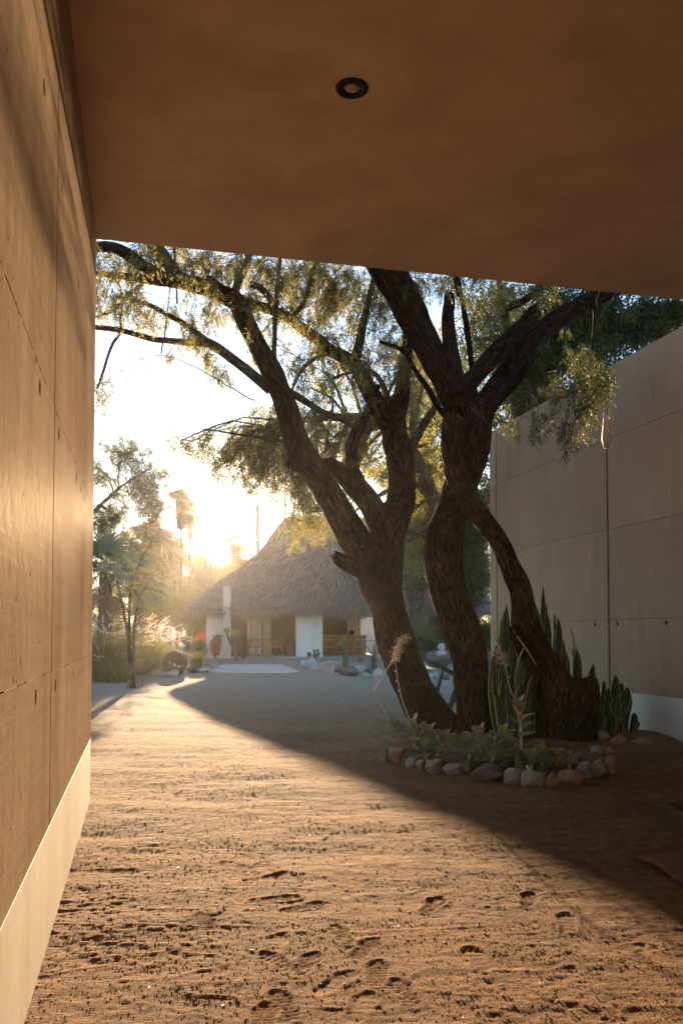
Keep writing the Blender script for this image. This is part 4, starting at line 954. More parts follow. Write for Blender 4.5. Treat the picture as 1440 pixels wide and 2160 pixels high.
# big dark tree behind the right wall
b = gp(1075, 21)
cloud_tree('dark_tree', 'big dark green tree rising behind the right wall and the twin stems', b,
    [(b, .3), (b+Vector((.1, 0, 2.4)), .26), (at(1100, 900, 21), .22), (at(1180, 780, 21), .16), (at(1290, 700, 20.5), .1)],
    [(1000, 680, 60, 60, 20, 7), (1080, 720, 70, 60, 20, 10), (1100, 800, 60, 50, 20, 9), (1160, 760, 60, 60, 20, 9), (1210, 700, 70, 60, 20, 10), (1300, 690, 70, 50, 20, 10), (1390, 650, 60, 40, 20, 8), (1440, 670, 40, 30, 20, 4), (1260, 780, 60, 50, 19.5, 7), (1080, 860, 40, 40, 20.5, 5),
     (1150, 850, 40, 30, 20.5, 5), (1120, 620, 90, 35, 20, 8), (1260, 630, 80, 25, 20, 7), (1360, 720, 40, 20, 20, 3)],
    M['leaf_dark'], 14000, .095, .034, 102, K=3, Lr=(.2, .4))
b = gp(1010, 34)
cloud_tree('dark_tree', 'dark leafy tree filling the gap left of the far end of the right wall', b,
    [(b, .25), (b+Vector((-.3, 0, 3)), .2), (at(980, 1060, 33), .16), (at(930, 900, 33), .1)],
    [(1010, 1080, 35, 60, 32, 7), (1000, 1190, 40, 40, 32, 6), (960, 1150, 40, 50, 33, 6), (890, 1110, 45, 55, 33, 7), (880, 1200, 35, 40, 33, 4), (900, 1000, 50, 50, 33, 6), (1000, 980, 40, 50, 33, 6), (860, 900, 60, 60, 33, 5), (960, 1260, 40, 25, 33, 3), (1020, 880, 30, 40, 33, 4), (870, 760, 50, 60, 33, 4), (980, 800, 60, 60, 33, 5), (860, 1000, 40, 40, 33, 5)],
    M['leaf_dark'], 9000, .15, .055, 103, K=3, Lr=(.3, .55))
# thin-leaved tree at the left edge
b = gp(95, 50)
cloud_tree('thorn_tree', 'fine-leaved thorn tree with wispy spreading branches beside the left wall edge', b,
    [(b, .28), (at(120, 1250, 50), .24), (at(160, 1130, 50), .17), (at(240, 1040, 50), .09), (at(320, 985, 50), .04)],
    [(230, 980, 50, 40, 50, 8), (290, 955, 45, 30, 50, 7), (260, 1030, 50, 30, 50, 6), (320, 1010, 45, 25, 50, 5), (240, 1090, 50, 25, 50, 7), (310, 1080, 50, 22, 50, 6), (350, 1065, 35, 15, 50, 3), (225, 1120, 40, 20, 50, 5)],
    M['leaf_far'], 4200, .12, .04, 104, K=5, Lr=(.25, .5), tr=.18)
# ------------------------------------------------------------------ helpers for small things
def gat(px, py, z0=None):
    lo, hi = 1.6, 140.0
    for _ in range(50):
        m = (lo+hi)/2; v = at(px, py, m)
        if v.z > G(v.x, v.y): lo = m
        else: hi = m
    return at(px, py, (lo+hi)/2)
import bmesh
ROCK = []
for k in range(6):
    bm = bmesh.new(); bmesh.ops.create_icosphere(bm, subdivisions=3, radius=.5); rr = np.random.default_rng(k+40)
    cuts = [(rr.normal(0, 1, 3), rr.uniform(.27, .42)) for _ in range(12 if k < 3 else 4)]
    for v in bm.verts:
        c = v.co
        for n_, d in cuts:
            n2 = Vector(n_).normalized(); e = c.dot(n2)-d
            if e > 0: c -= n2*e*.85
        f = 1+.16*float(vn(c.x*3+k*9, c.y*3+c.z*4, k))+(.07*float(vn(c.x*11+k*9, c.y*11+c.z*9, k+7)) if k < 3 else .01)
        v.co = c*f
    me = bpy.data.meshes.new('rock'); bm.to_mesh(me); bm.free(); me.polygons.foreach_set('use_smooth', np.ones(len(me.polygons), bool)); me.set_sharp_from_angle(angle=R(38)) if k < 3 else None; ROCK.append(me)
def stone(name, label, px, py, wpx, hpx, mat, kind, cat='stone', group=None, seed=0, Y=None, dep=.8, rz=None, sink=.15):
    """(px,py) foot of the stone in front; size in picture px"""
    p = gat(px, py) if Y is None else at(px, py, Y); s = p.y/F; r = random.Random(seed+int(px))
    w_, h_ = wpx*s, hpx*s*1.1; me = ROCK[kind].copy() if False else ROCK[kind]
    key = (kind, M[mat].name); 
    if key not in RC: m2 = me.copy(); m2.materials.clear(); m2.materials.append(M[mat]); RC[key] = m2
    o = bpy.data.objects.new(name, RC[key]); col.objects.link(o)
    o.location = (p.x, p.y+w_*dep*.4, p.z+h_*(.5-sink)); o.scale = (w_*1.06, w_*dep, h_*1.15); o.rotation_euler = (r.uniform(-.15, .15), r.uniform(-.12, .12), r.uniform(-.4, .4) if rz is None else rz)
    return tag(o, label, cat, group)
RC = {}
SG = 'stones ringing the planting bed'
for i, (px, py, w_, h_, mt, k, lb) in enumerate([
    (812, 1606, 20, 34, 'granite', 0, 'narrow upright grey stone at the far left tip of the ring'),
    (842, 1612, 50, 40, 'redstone', 1, 'warm sunlit boulder under the leftmost paddle plant'),
    (871, 1622, 32, 30, 'granite', 2, 'small stone half hidden below the yellow drooping leaves'),
    (889, 1628, 28, 28, 'granite', 1, 'small stone just left of the round speckled one'),
    (917, 1634, 43, 34, 'granite', 1, 'round speckled granite stone third of the way along the front'),
    (958, 1638, 52, 28, 'granite', 1, 'low speckled stone touching a brown fallen paddle leaf'),
    (1030, 1650, 74, 40, 'granite2', 0, 'widest and darkest stone, at the middle front of the ring'),
    (1085, 1656, 42, 44, 'granite', 2, 'blocky speckled stone right of the widest dark one'),
    (1126, 1662, 52, 44, 'granite', 2, 'pale rounded speckled stone at the front right of the ring'),
    (1167, 1663, 36, 36, 'redstone', 0, 'small red-brown stone between the pale rounded stone and the wedge'),
    (1206, 1656, 58, 38, 'redstone', 2, 'wedge-shaped stone with a broken orange face'),
    (1236, 1642, 36, 38, 'granite', 1, 'grey stone right of the orange-faced wedge'),
    (1263, 1640, 42, 42, 'granite', 0, 'grey stone next to the upright russet one'),
    (1290, 1632, 30, 42, 'redstone', 1, 'upright russet stone at the right end of the ring'),
    (1260, 1592, 26, 24, 'granite', 2, 'small stone behind the ring at the foot of the stump'),
    (1287, 1594, 22, 20, 'redstone', 0, 'small stone behind the upright russet one')]):
    stone('ring_stone', lb, px, py, w_, h_, mt, k, group=SG, seed=i, sink=.17)
for px, py, w_, h_, mt, lb in [(1268, 1562, 40, 22, 'granite', 'low stone by the right wall, leftmost of three at the snake plants'), (1307, 1568, 36, 20, 'redstone', 'rounded brown stone by the right wall, middle of the three'), (1360, 1572, 48, 20, 'redstone', 'long flat brown stone at the foot of the right wall')]:
    stone('edging_stone', lb, px, py, w_, h_, mt, 4, group='stones along the foot of the right wall', sink=.25)

# paddle plants
def paddle_mesh(cup, curl):
    V = []; U = []; n, m = 9, 5; F_ = []
    for i in range(n):
        t = i/(n-1); wd = .34*(max(0, math.sin(math.pi*min(1, t**1.7*.97)))**.6)+.04*(1-t)
        for j in range(m):
            q = (j/(m-1))*2-1; V.append((q*wd, t-curl*.12*t*t, cup*(abs(q)**2)*wd*.8+curl*(-.45*t*t)+.02)); U.append((q*wd, t))
    for i in range(n-1):
        for j in range(m-1): F_.append((i*m+j, i*m+j+1, (i+1)*m+j+1, (i+1)*m+j))
    me = mkmesh(V, F_, 'leaf', uv=U, smooth_=True); me.materials.append(M['paddle']); return me
PM = [paddle_mesh(.35, .1), paddle_mesh(.55, .3), paddle_mesh(.2, .9), paddle_mesh(.3, 1.5)]
def put_leaf(parent, me, loc, az, el, L, roll=0, wscale=1.0, thick=True):
    o = bpy.data.objects.new('leaf', me); col.objects.link(o); o.parent = parent; o.location = loc
    o.rotation_euler = Matrix.Rotation(az-math.pi/2, 3, 'Z').to_4x4().to_3x3().to_euler(); 
    Mx = Matrix.Rotation(az-math.pi/2, 4, 'Z') @ Matrix.Rotation(el, 4, 'X') @ Matrix.Rotation(roll, 4, 'Y'); o.rotation_euler = Mx.to_euler(); o.scale = (L*wscale, L, L)
    return o
def paddle_plant(label, px, py, top_py, Lpx, seed, Y=None, dry=3, stalk=None):
    b = gat(px, py) if Y is None else at(px, py, Y); b.z = G(b.x, b.y); s = b.y/F; r = random.Random(seed)
    h = (py-top_py)*s*1.05; Lpx *= 1.45; t = thing('paddle_plant', label, 'plant', b, 'silvery paddle-leaved plants in the stone ring')
    mb = MB(); mb.tube([b-Vector((0, 0, .03)), b+Vector((.01, 0, h*.5)), b+Vector((0, .01, h))], [.016, .014, .008], 8, True, .1, seed); mb.build('stem', M['dryflower'], t, True)
    n = 9; L = Lpx*s
    for k in range(n):
        f = .35+.65*k/(n-1); az = k*2.4+r.uniform(-.3, .3); el = R(8+62*(k/(n-1)))+r.uniform(-.15, .15)
        put_leaf(t, PM[k % 2], (0, 0, h*f), az, el, L*(1.0-.45*k/(n-1))*r.uniform(.85, 1.1))
    for k in range(dry): put_leaf(t, PM[2+k % 2], (0, 0, h*.32), r.uniform(math.pi*1.1, math.pi*1.95), R(-22)+r.uniform(-.3, .1), L*r.uniform(.75, 1))
    if stalk:
        pts = [at(*q) for q in stalk]; mb = MB(); P = spline(np.array(pts), .05)
        mb.tube([Vector(p) for p in P], list(np.linspace(.008, .004, len(P))), 6); 
        for k in range(2, len(P)-1, 2):
            a = r.uniform(0, 6.28); q = Vector(P[k]); mb.tube([q, q+Vector((math.cos(a)*.03, math.sin(a)*.03, .02))], [.005, .009], 5)
        mb.build('flower_stalk', M['dryflower'], t, True)
    return t, b
t, b = paddle_plant('tall sunlit paddle plant at the left tip with a bent dry flower stalk', 832, 1592, 1535, 34, 1, stalk=[(832, 1540, 9.95), (815, 1505, 9.95), (802, 1483, 9.95), (789, 1463, 9.95), (808, 1425, 9.95), (832, 1385, 9.95), (846, 1358, 9.95)], dry=5)
def flower_head(t, pts, n, seed, name='flower_head', sp=.045):
    g = np.random.default_rng(seed); P = spline(np.array([at(*q) for q in pts]), .01); V = []; 
    mb = MB()
    for _ in range(n):
        q = P[g.integers(len(P))]+g.normal(0, sp*.55, 3); d = g.normal(0, 1, 3); d /= np.linalg.norm(d)
        mb.tube([Vector(q), Vector(q+d*.014)], [.0055, .0075], 4)
    mb.build(name, M['dryflower'], t, kind='stuff')
flower_head(t, [(834, 1392, 9.95), (838, 1372, 9.95), (850, 1348, 9.95), (858, 1345, 9.95)], 420, 5)
t, b = paddle_plant('paddle plant with a straight pale stalk and yellow leaves drooping over the stones', 873, 1604, 1538, 40, 2, stalk=[(873, 1545, 9.8), (860, 1510, 9.8), (846, 1470, 9.8), (838, 1430, 9.8), (834, 1395, 9.8)], dry=6)
paddle_plant('broad-leaved paddle plant close to the foot of the leaning trunk', 903, 1600, 1555, 38, 3, dry=3)
paddle_plant('small upright pair-leaved paddle plant in the shade between the two trunks', 938, 1600, 1562, 32, 4, dry=2)
paddle_plant('dark paddle plant behind the low speckled stone with a brown fallen leaf', 987, 1618, 1572, 38, 5, dry=4)
paddle_plant('high dark paddle plant against the foot of the middle trunk', 1013, 1600, 1555, 36, 6, dry=2)
paddle_plant('spreading paddle plant behind the widest dark stone', 1036, 1622, 1578, 36, 7, dry=2)
t, b = paddle_plant('tall paddle plant with glowing yellow hanging leaves and a pale stalk before the snake plants', 1097, 1622, 1500, 40, 8, dry=7, stalk=[(1097, 1515, 9.6), (1088, 1480, 9.6), (1075, 1452, 9.6), (1068, 1420, 9.6), (1060, 1385, 9.6), (1050, 1358, 9.6), (1046, 1340, 9.6)])
flower_head(t, [(1062, 1398, 9.6), (1052, 1380, 9.6), (1042, 1372, 9.6)], 120, 9, sp=.06)
paddle_plant('low drooping paddle plant left of the tall yellow one', 1068, 1612, 1578, 34, 9, dry=3)
paddle_plant('low dark paddle plant right of the tall yellow one', 1140, 1628, 1592, 36, 10, dry=4)
paddle_plant('small dark paddle plant nearest to the right trunk', 1172, 1624, 1596, 30, 11, dry=3)
paddle_plant('pale paddle plant tucked between the leaning trunk and the small pair-leaved one', 920, 1612, 1575, 30, 12, dry=2)
paddle_plant('little paddle plant just behind the round speckled stone', 896, 1618, 1582, 30, 13, dry=3)
paddle_plant('young paddle plant in the dark between the two stems', 1062, 1596, 1548, 32, 14, dry=2)
paddle_plant('low grey paddle plant behind the blocky speckled stone', 1118, 1634, 1600, 30, 15, dry=4)
paddle_plant('little paddle plant at the foot of the stump', 1198, 1630, 1602, 28, 16, dry=3)
# pale ringed stems lying on the bed
for px, py, dx, dy, lb in [(938, 1592, -22, 14, 'short pale ringed stem lying between two plants'), (1112, 1618, 14, 20, 'pale ringed stem leaning on a stone under the yellow plant'), (898, 1596, 8, 12, 'pale ringed stem end beside the round speckled stone')]:
    a = gat(px, py+18); a = Vector((a.x, a.y, G(a.x, a.y)+.09)); b = gat(px+dx, py+dy+14); b.z = G(b.x, b.y)+.03
    mb = MB(); P = [a.lerp(b, k/12) for k in range(13)]; mb.tube(P, [.016 if k % 2 else .020 for k in range(13)], 8); o = mb.build('fallen_stem', M['dryflower'], None, True)
    c = o.data; off = a; 
    for v in c.vertices: v.co -= off
    o.location = a; tag(o, lb, 'stem', 'dry ringed stems on the bed')

# snake plants
def snake_leaf(parent, base, tip, wd, seed, bend=.06, curl=0):
    r = random.Random(seed); n, m = 16, 5; V = []; U = []; F_ = []; ax = (tip-base); L = ax.length; d = ax.normalized()
    face = r.uniform(-.7, .7); side = Vector((math.cos(face), math.sin(face), 0)); side = (side-d*side.dot(d)).normalized(); nrm = d.cross(side); ph = r.uniform(0, 6)
    for i in range(n):
        t = i/(n-1); w_ = wd*1.25*(.62+.38*math.sin(min(1, t*1.35)*math.pi*.5))*max(0, 1-max(0, (t-.70)/.30)**2.2)**.8; w_ = max(w_, wd*.03)
        c = base+d*L*t+nrm*bend*L*math.sin(t*math.pi)*.5+side*.02*L*math.sin(t*5+ph)
        tw = .35*math.sin(t*2.5+ph); s2 = side*math.cos(tw)+nrm*math.sin(tw)
        for j in range(m):
            q = j/(m-1)*2-1; V.append(c+s2*q*w_*.5+nrm*(.18*w_*q*q)); U.append((q, t*L))
    for i in range(n-1):
        for j in range(m-1): F_.append((i*m+j, i*m+j+1, (i+1)*m+j+1, (i+1)*m+j))
    off = rootloc(parent); me = mkmesh(np.array(V)-np.array(off), F_, 'leaf', uv=U, smooth_=True)
    o = link('leaf', me, M['snake'], parent); sm = o.modifiers.new('s', 'SOLIDIFY'); sm.thickness = .004; return o
sb = at(1120, 1560, 11.0); sb.z = G(sb.x, sb.y)
sn = thing('snake_plant', 'tall striped snake plant clump with yellow-edged blades behind the right stem', 'plant', sb)
for i, (tx, ty, bx, wpx, Y) in enumerate([(1146, 1235, 1152, 17, 11.3), (1129, 1265, 1140, 15, 11.3), (1157, 1269, 1163, 16, 11.35), (1172, 1300, 1174, 15, 11.4), (1185, 1337, 1186, 20, 11.4), (1169, 1290, 1170, 9, 11.5),
        (1070, 1272, 1082, 15, 11.2), (1066, 1285, 1074, 17, 11.1), (1083, 1277, 1095, 13, 11.3), (1038, 1376, 1046, 14, 10.9), (1104, 1366, 1106, 25, 10.9), (1117, 1372, 1122, 22, 11.0), (1055, 1392, 1060, 15, 10.9), (1075, 1350, 1072, 18, 11.0),
        (1090, 1330, 1098, 19, 11.1), (1200, 1400, 1196, 18, 11.5), (1140, 1330, 1138, 20, 11.2), (1048, 1340, 1062, 13, 11.3), (1212, 1366, 1212, 17, 11.2), (1252, 1400, 1232, 20, 11.3), (1125, 1420, 1120, 22, 10.8), (1090, 1410, 1088, 16, 10.8), (1063, 1430, 1068, 17, 10.75), (1042, 1420, 1058, 13, 10.8), (1160, 1345, 1158, 18, 11.3), (1108, 1300, 1118, 15, 11.4), (1100, 1440, 1104, 20, 10.75), (1046, 1460, 1066, 14, 10.7), (1060, 1300, 1068, 17, 11.2), (1078, 1310, 1086, 18, 11.25), (1050, 1345, 1054, 17, 11.1), (1096, 1350, 1100, 20, 11.2), (1112, 1330, 1116, 18, 11.4), (1150, 1290, 1150, 18, 11.45), (1138, 1300, 1134, 16, 11.4), (1192, 1370, 1188, 18, 11.45), (1068, 1380, 1078, 19, 10.9), (1180, 1312, 1180, 17, 11.5)]):
    bb = at(bx, 1560, Y); bb.z = G(bb.x, bb.y)-.02; snake_leaf(sn, bb, at(tx, ty, Y), wpx/F*Y, i)
mb = MB(); mb.tube([at(1201, 1323, 11.2), at(1208, 1340, 11.2), at(1211, 1362, 11.2), at(1209, 1382, 11.2)], [.004, .012, .02, .03], 5); mb.build('curled_tip', M['dryflower'], sn, True)
for pts in ([(1082, 1330, 10.6), (1092, 1345, 10.6), (1110, 1370, 10.6), (1130, 1402, 10.6)], [(1104, 1366, 10.6), (1095, 1385, 10.6), (1088, 1412, 10.6)], [(1041, 1307, 10.7), (1042, 1345, 10.7), (1050, 1365, 10.7), (1062, 1390, 10.7)]):
    mb = MB(); mb.tube([at(*q) for q in pts], .008, 5); mb.build('dry_strand', M['dryflower'], sn, True)
sb = at(1300, 1548, 11.2); sb.z = G(sb.x, sb.y)
sn = thing('snake_plant', 'smaller snake plant clump against the foot of the right wall', 'plant', sb)
for i, (tx, ty, bx, wpx, Y) in enumerate([(1295, 1423, 1292, 17, 11.3), (1271, 1434, 1274, 9, 11.3), (1256, 1419, 1262, 12, 11.4), (1310, 1439, 1306, 13, 11.35), (1322, 1449, 1304, 20, 11.2), (1301, 1466, 1296, 18, 11.0), (1276, 1477, 1282, 18, 11.0),
        (1337, 1503, 1330, 13, 11.0), (1264, 1455, 1272, 13, 11.2), (1284, 1450, 1286, 15, 11.3), (1318, 1480, 1318, 16, 11.1), (1268, 1500, 1266, 15, 10.9), (1345, 1520, 1334, 10, 11.0), (1290, 1505, 1288, 20, 10.9), (1330, 1470, 1322, 12, 11.3), (1258, 1480, 1258, 12, 11.2)]):
    bb = at(bx, 1550, Y); bb.z = G(bb.x, bb.y)-.02; snake_leaf(sn, bb, at(tx, ty, Y), wpx/F*Y, i+60)

def blade(mb, a, b, w0, sag, n=7, up=Vector((0, 0, 1)), thick=.25):
    d = (b-a); s_ = d.cross(up).normalized(); nn = s_.cross(d.normalized()); V = []; F_ = []
    for i in range(n):
        t = i/(n-1); w_ = w0*(1-t**2.2)*(.75+.25*math.sin(t*math.pi))+.0008; c = a+d*t+Vector((0, 0, 1))*sag*math.sin(t*math.pi)
        V += [c-s_*w_*.5+nn*w_*.12, c-nn*w_*thick, c+s_*w_*.5+nn*w_*.12, c+nn*w_*.02]
    for i in range(n-1):
        for k in range(4): F_.append((i*4+k, i*4+(k+1) % 4, (i+1)*4+(k+1) % 4, (i+1)*4+k))
    F_.append((3, 2, 1, 0)); tt = random.random(); mb.add(V, F_, tt)
def rosette(name, label, cat, base, n, L, w0, elr, mat, seed, group=None, parts=True, azr=(0, 6.283)):
    t = thing(name, label, cat, base, group); r = random.Random(seed)
    for k in range(n):
        az = azr[0]+(azr[1]-azr[0])*((k*.618) % 1); el = R(elr[0]+(elr[1]-elr[0])*k/max(1, n-1)); l = L*r.uniform(.75, 1.1)
        d = Vector((math.cos(az)*math.cos(el), math.sin(az)*math.cos(el), math.sin(el)))
        mb = MB(); a = base+Vector((d.x, d.y, 0))*w0*.6; blade(mb, a, a+d*l, w0*r.uniform(.8, 1.1), l*.10*math.cos(el)); mb.build('leaf', mat, t, True)
    return t
# agave leaves poking from the left of the ring
ab = gat(852, 1596); ag = thing('agave', 'dark narrow-leaved agave sticking out to the left of the stone ring', 'plant', ab)
for tx, ty, Y, w_ in [(766, 1512, 10.5, .032), (784, 1563, 10.2, .028), (800, 1562, 10.3, .018), (812, 1500, 10.8, .024), (900, 1536, 10.8, .024), (945, 1528, 10.9, .02)]:
    mb = MB(); blade(mb, at(856, 1542 if ty < 1540 else 1556, 10.5), at(tx, ty, Y), w_*1.6, .03); mb.build('leaf', M['agave'], ag, True)
ab = at(925, 1530, 12.6); ab.z = G(ab.x, ab.y); ag = thing('aloe', 'aloe with long thin yellow-edged leaves seen between the two trunks', 'plant', ab)
for bx, by, tx, ty, w_ in [(968, 1428, 892, 1387, .075), (917, 1470, 937, 1401, .07), (904, 1470, 902, 1416, .035), (915, 1475, 928, 1458, .04), (975, 1440, 960, 1380, .05)]:
    mb = MB(); blade(mb, at(bx, by, 12.6), at(tx, ty, 12.6), w_, .0, 7, Vector((0, -1, .2))); mb.build('leaf', M['agave'], ag, True)
    mb = MB(); mb.tube([ab+Vector((random.uniform(-.05, .05), 0, 0)), at(bx, by, 12.6)], [.03, .03], 6); mb.build('leaf_base', M['agave'], ag, True)

# ------------------------------------------------------------------ right foreground bits
A_ = gat(1345, 1820); B_ = gat(1600, 1806); D_ = gat(1500, 1905)
mt = MB(); n = 18; V = []; F_ = []
for lay in (0, 1):
    for i in range(n+1):
        for j in range(n+1):
            u, v = i/n, j/n; p = A_*(1-u)*(1-v)+B_*u*(1-v)+D_*(1-u)*v+(B_+D_-A_)*u*v
            lift = .018+.012*math.sin(u*5+1)*(1-v)+.016*max(0, math.sin(v*6-.5))*(1-u)**2
            V.append((p.x+.012*math.sin(v*9)*(1-u), p.y+.012*math.sin(u*7)*(1-v), G(p.x, p.y)+.012+lift-(.013 if lay == 0 else 0)))
m2 = (n+1)**2
for i in range(n):
    for j in range(n):
        q = i*(n+1)+j; F_.append((q, q+1, q+n+2, q+n+1)); F_.append((m2+q, m2+q+n+1, m2+q+n+2, m2+q+1))
per = [(i*(n+1)) for i in range(n+1)]+[n*(n+1)+j for j in range(1, n+1)]+[i*(n+1)+n for i in range(n-1, -1, -1)]+[j for j in range(n-1, 0, -1)]
for k in range(len(per)): a, b = per[k], per[(k+1) % len(per)]; F_.append((a, b, m2+b, m2+a))
off = np.array(A_); o = link('floor_mat', mkmesh(np.array(V)-off, F_, 'floor_mat', smooth_=True), M['clay'], None, A_); tag(o, 'thin rust-red mat with a curled edge lying on the shaded sand', 'mat')
bq = Vector((2.34, 6.1, 0)); bn = thing('low_bench', 'low dark wooden bench top on a block foot at the right edge', 'bench', bq)
mb = MB(); V = [(2.36, 6.28, .165), (2.62, 5.96, .165), (3.5, 5.9, .165), (3.5, 6.75, .165), (2.75, 6.75, .165)]; V = [(x, y, z+dz) for dz in (0, .032) for x, y, z in V]
mb.add(V, [(4, 3, 2, 1, 0), (5, 6, 7, 8, 9)]+[(k, (k+1) % 5, 5+(k+1) % 5, 5+k) for k in range(5)]); mb.build('bench_top', M['wood_dark'], bn, bev=.006)
mb = MB(); mb.box(2.36, 2.52, 6.10, 6.5, G(2.4, 6.2)-.02, .163); mb.build('foot', M['wood_dark'], bn, bev=.008)
mb = MB(); mb.box(3.2, 3.4, 6.1, 6.5, G(3.3, 6.2)-.02, .163); mb.build('foot', M['wood_dark'], bn, bev=.008)
M['palm_far'] = leafmat('hazy_palm', [(.12, .11, .07), (.16, .14, .09), (.2, .17, .11)], .6, [(.3, .22, .1), (.42, .3, .15), (.5, .38, .2)])  # frond colours lightened, a veil of haze painted into them
# ------------------------------------------------------------------ courtyard beyond: right rock bed
for i, (px, py, w_, h_, mt, k, lb) in enumerate([
    (641, 1411, 18, 20, 'cobble', 3, 'leftmost grey stone of the rock bed right of the boardwalk'), (655, 1410, 30, 24, 'cobble', 4, 'large round grey stone beside the end of the boardwalk'),
    (658, 1394, 28, 14, 'cobble2', 5, 'pinkish rounded stone on top of the heap by the boardwalk'), (661, 1414, 17, 8, 'cobble', 3, 'flat low stone at the boardwalk edge'),
    (674, 1411, 20, 16, 'cobble', 0, 'grey angular stone left of the pale craggy boulder'), (678, 1416, 14, 10, 'cobble2', 4, 'small pink stone in front of the angular grey one'),
    (694, 1419, 32, 30, 'cobble2', 1, 'pale craggy boulder, tallest of the rock bed'), (713, 1418, 20, 18, 'granite2', 2, 'tilted brown slab stone leaning on the craggy boulder'),
    (712, 1404, 14, 9, 'cobble', 5, 'small grey stone behind the tilted slab'), (737, 1427, 48, 24, 'granite2', 0, 'widest dark brown boulder in front of the columnar cactus'),
    (758, 1420, 22, 18, 'cobble', 3, 'smooth grey stone under the small agave'), (766, 1412, 12, 9, 'cobble2', 4, 'small pink stone right of the agave'),
    (779, 1423, 20, 14, 'granite2', 5, 'brown-grey stone between two pale ones'), (772, 1430, 22, 12, 'cobble', 4, 'pale oval stone at the front of the bed'),
    (797, 1431, 26, 25, 'cobble', 0, 'grey boulder touching the leaning trunk'), (790, 1436, 13, 6, 'cobble2', 4, 'little flat stone by the leaning trunk'),
    (904, 1433, 22, 14, 'cobble', 4, 'smooth grey stone at the left foot of the cairn'), (918, 1431, 14, 14, 'cobble', 3, 'pale round stone under the cairn boulder'),
    (940, 1434, 24, 13, 'granite2', 1, 'brown stone at the front of the cairn'), (953, 1425, 22, 16, 'cobble', 5, 'pale stone between the cairn and the middle trunk'), (957, 1436, 18, 7, 'cobble2', 4, 'flat stone in the sand by the middle trunk'),
    (929, 1437, 12, 5, 'cobble', 3, 'tiny flat stone in front of the cairn'), (1030, 1405, 24, 26, 'granite2', 1, 'dark boulder glimpsed right of the middle trunk')]):
    stone('bed_stone', lb, px, py, w_, h_, mt, k, group='stones of the rock beds on the right', seed=i+100)
bd = stone('cairn_boulder', 'big wedge-shaped boulder carrying two stacked round stones', 929, 1420, 62, 36, 'granite2', 2, 'boulder', Y=28.6, sink=-.35, rz=0.2)
stone('stacked_stone', 'flattened round stone lying on the wedge boulder', 930, 1385, 23, 13, 'cobble', 4, Y=28.6, sink=0, group='stones stacked into a cairn')
stone('stacked_stone', 'small round stone at the very top of the cairn', 930, 1373, 15, 14, 'cobble', 5, Y=28.7, sink=0, group='stones stacked into a cairn')
# columnar cactus
def ribbed(name, label, px, py, top, wpx, parent=None, ribs=9):
    b = gat(px, py); s = b.y/F; r0 = wpx*s/2; h = (py-top)*s; t = thing(name, label, 'cactus', b); V = []; F_ = []; n = ribs*4; lv = 12
    for i in range(lv):
        z = h*i/(lv-1); rr = r0*(1 if i < lv-3 else (.93, .72, .25)[i-lv+3])
        for k in range(n): q = rr*(1-.16*(k % 4 == 2)-.07*(k % 4 in (1, 3))); V.append((b.x+q*math.cos(k*2*math.pi/n), b.y+q*math.sin(k*2*math.pi/n), b.z+z))
    for i in range(lv-1):
        for k in range(n): F_.append((i*n+k, i*n+(k+1) % n, (i+1)*n+(k+1) % n, (i+1)*n+k))
    F_.append(tuple((lv-1)*n+k for k in range(n))); mb = MB(); mb.add(V, F_); mb.build('stem', M['cactus'], t, True); return t, b, h
t, b, h = ribbed('columnar_cactus', 'single ribbed columnar cactus standing behind the wide dark boulder', 730, 1408, 1370, 9.5)
p = gat(725, 1408); t = thing('paddle_shrub', 'thin bare-stemmed shrub with four yellow-green leaves behind the columnar cactus', 'shrub', p)
s = p.y/F; mb = MB(); top = at(727, 1352, p.y); mb.tube([p, at(725, 1380, p.y), top], [.035, .03, .02], 6); mb.tube([at(726, 1372, p.y), at(718, 1357, p.y)], .012, 5); mb.build('stem', M['palmtrunk'], t, True)
for tx, ty, w_ in [(709, 1366, .12), (732, 1366, .14), (727, 1342, .12), (719, 1346, .10), (735, 1355, .10)]:
    mb = MB(); blade(mb, top, at(tx, ty, p.y), w_*1.3, .05, 8, Vector((0, -1, .3)), .08); mb.build('leaf', M['paleleaf'], t, True)
p = gat(760, 1405); p.z += .15; rosette('small_agave', 'small blue-green agave rosette among the stones left of the leaning trunk', 'plant', p, 18, .42, .055, (8, 75), M['agave'], 4)
p = gat(790, 1422); p2 = at(789, 1385, p.y); yc = thing('yucca', 'spiky yucca half hidden behind the leaning trunk', 'plant', p)
mb = MB(); mb.tube([p, p2], [.12, .09], 10, True, .1); mb.build('trunk', M['palmtrunk'], yc, True)
r = random.Random(8)
for k in range(30):
    az = r.uniform(0, 6.28); el = R(r.uniform(-15, 85)); l = r.uniform(.6, .95); d = Vector((math.cos(az)*math.cos(el), math.sin(az)*math.cos(el), math.sin(el))); mb = MB(); blade(mb, p2, p2+d*l, .05, .04, 5); mb.build('leaf', M['agave'], yc, True)
def opuntia(name, label, pads, Y, mat, base):
    t = thing(name, label, 'cactus', base)
    for cx, cy, w_, h_, tilt in pads:
        c = at(cx, cy, Y+random.uniform(-.05, .05)); s = Y/F; mb = MB(); V = []; F_ = []; n, m = 10, 6
        for i in range(m+1):
            ph = math.pi*i/m
            for k in range(n):
                th = 2*math.pi*k/n; x = math.sin(ph)*math.cos(th)*w_*s/2*(1.0+.15*math.cos(ph)); y = math.sin(ph)*math.sin(th)*.05; z = math.cos(ph)*h_*s/2
                V.append((c.x+x*math.cos(tilt)+z*math.sin(tilt), c.y+y, c.z-x*math.sin(tilt)+z*math.cos(tilt)))
        for i in range(m):
            for k in range(n): F_.append((i*n+k, i*n+(k+1) % n, (i+1)*n+(k+1) % n, (i+1)*n+k))
        mb.add(V, F_); mb.build('pad', mat, t, True)
    return t
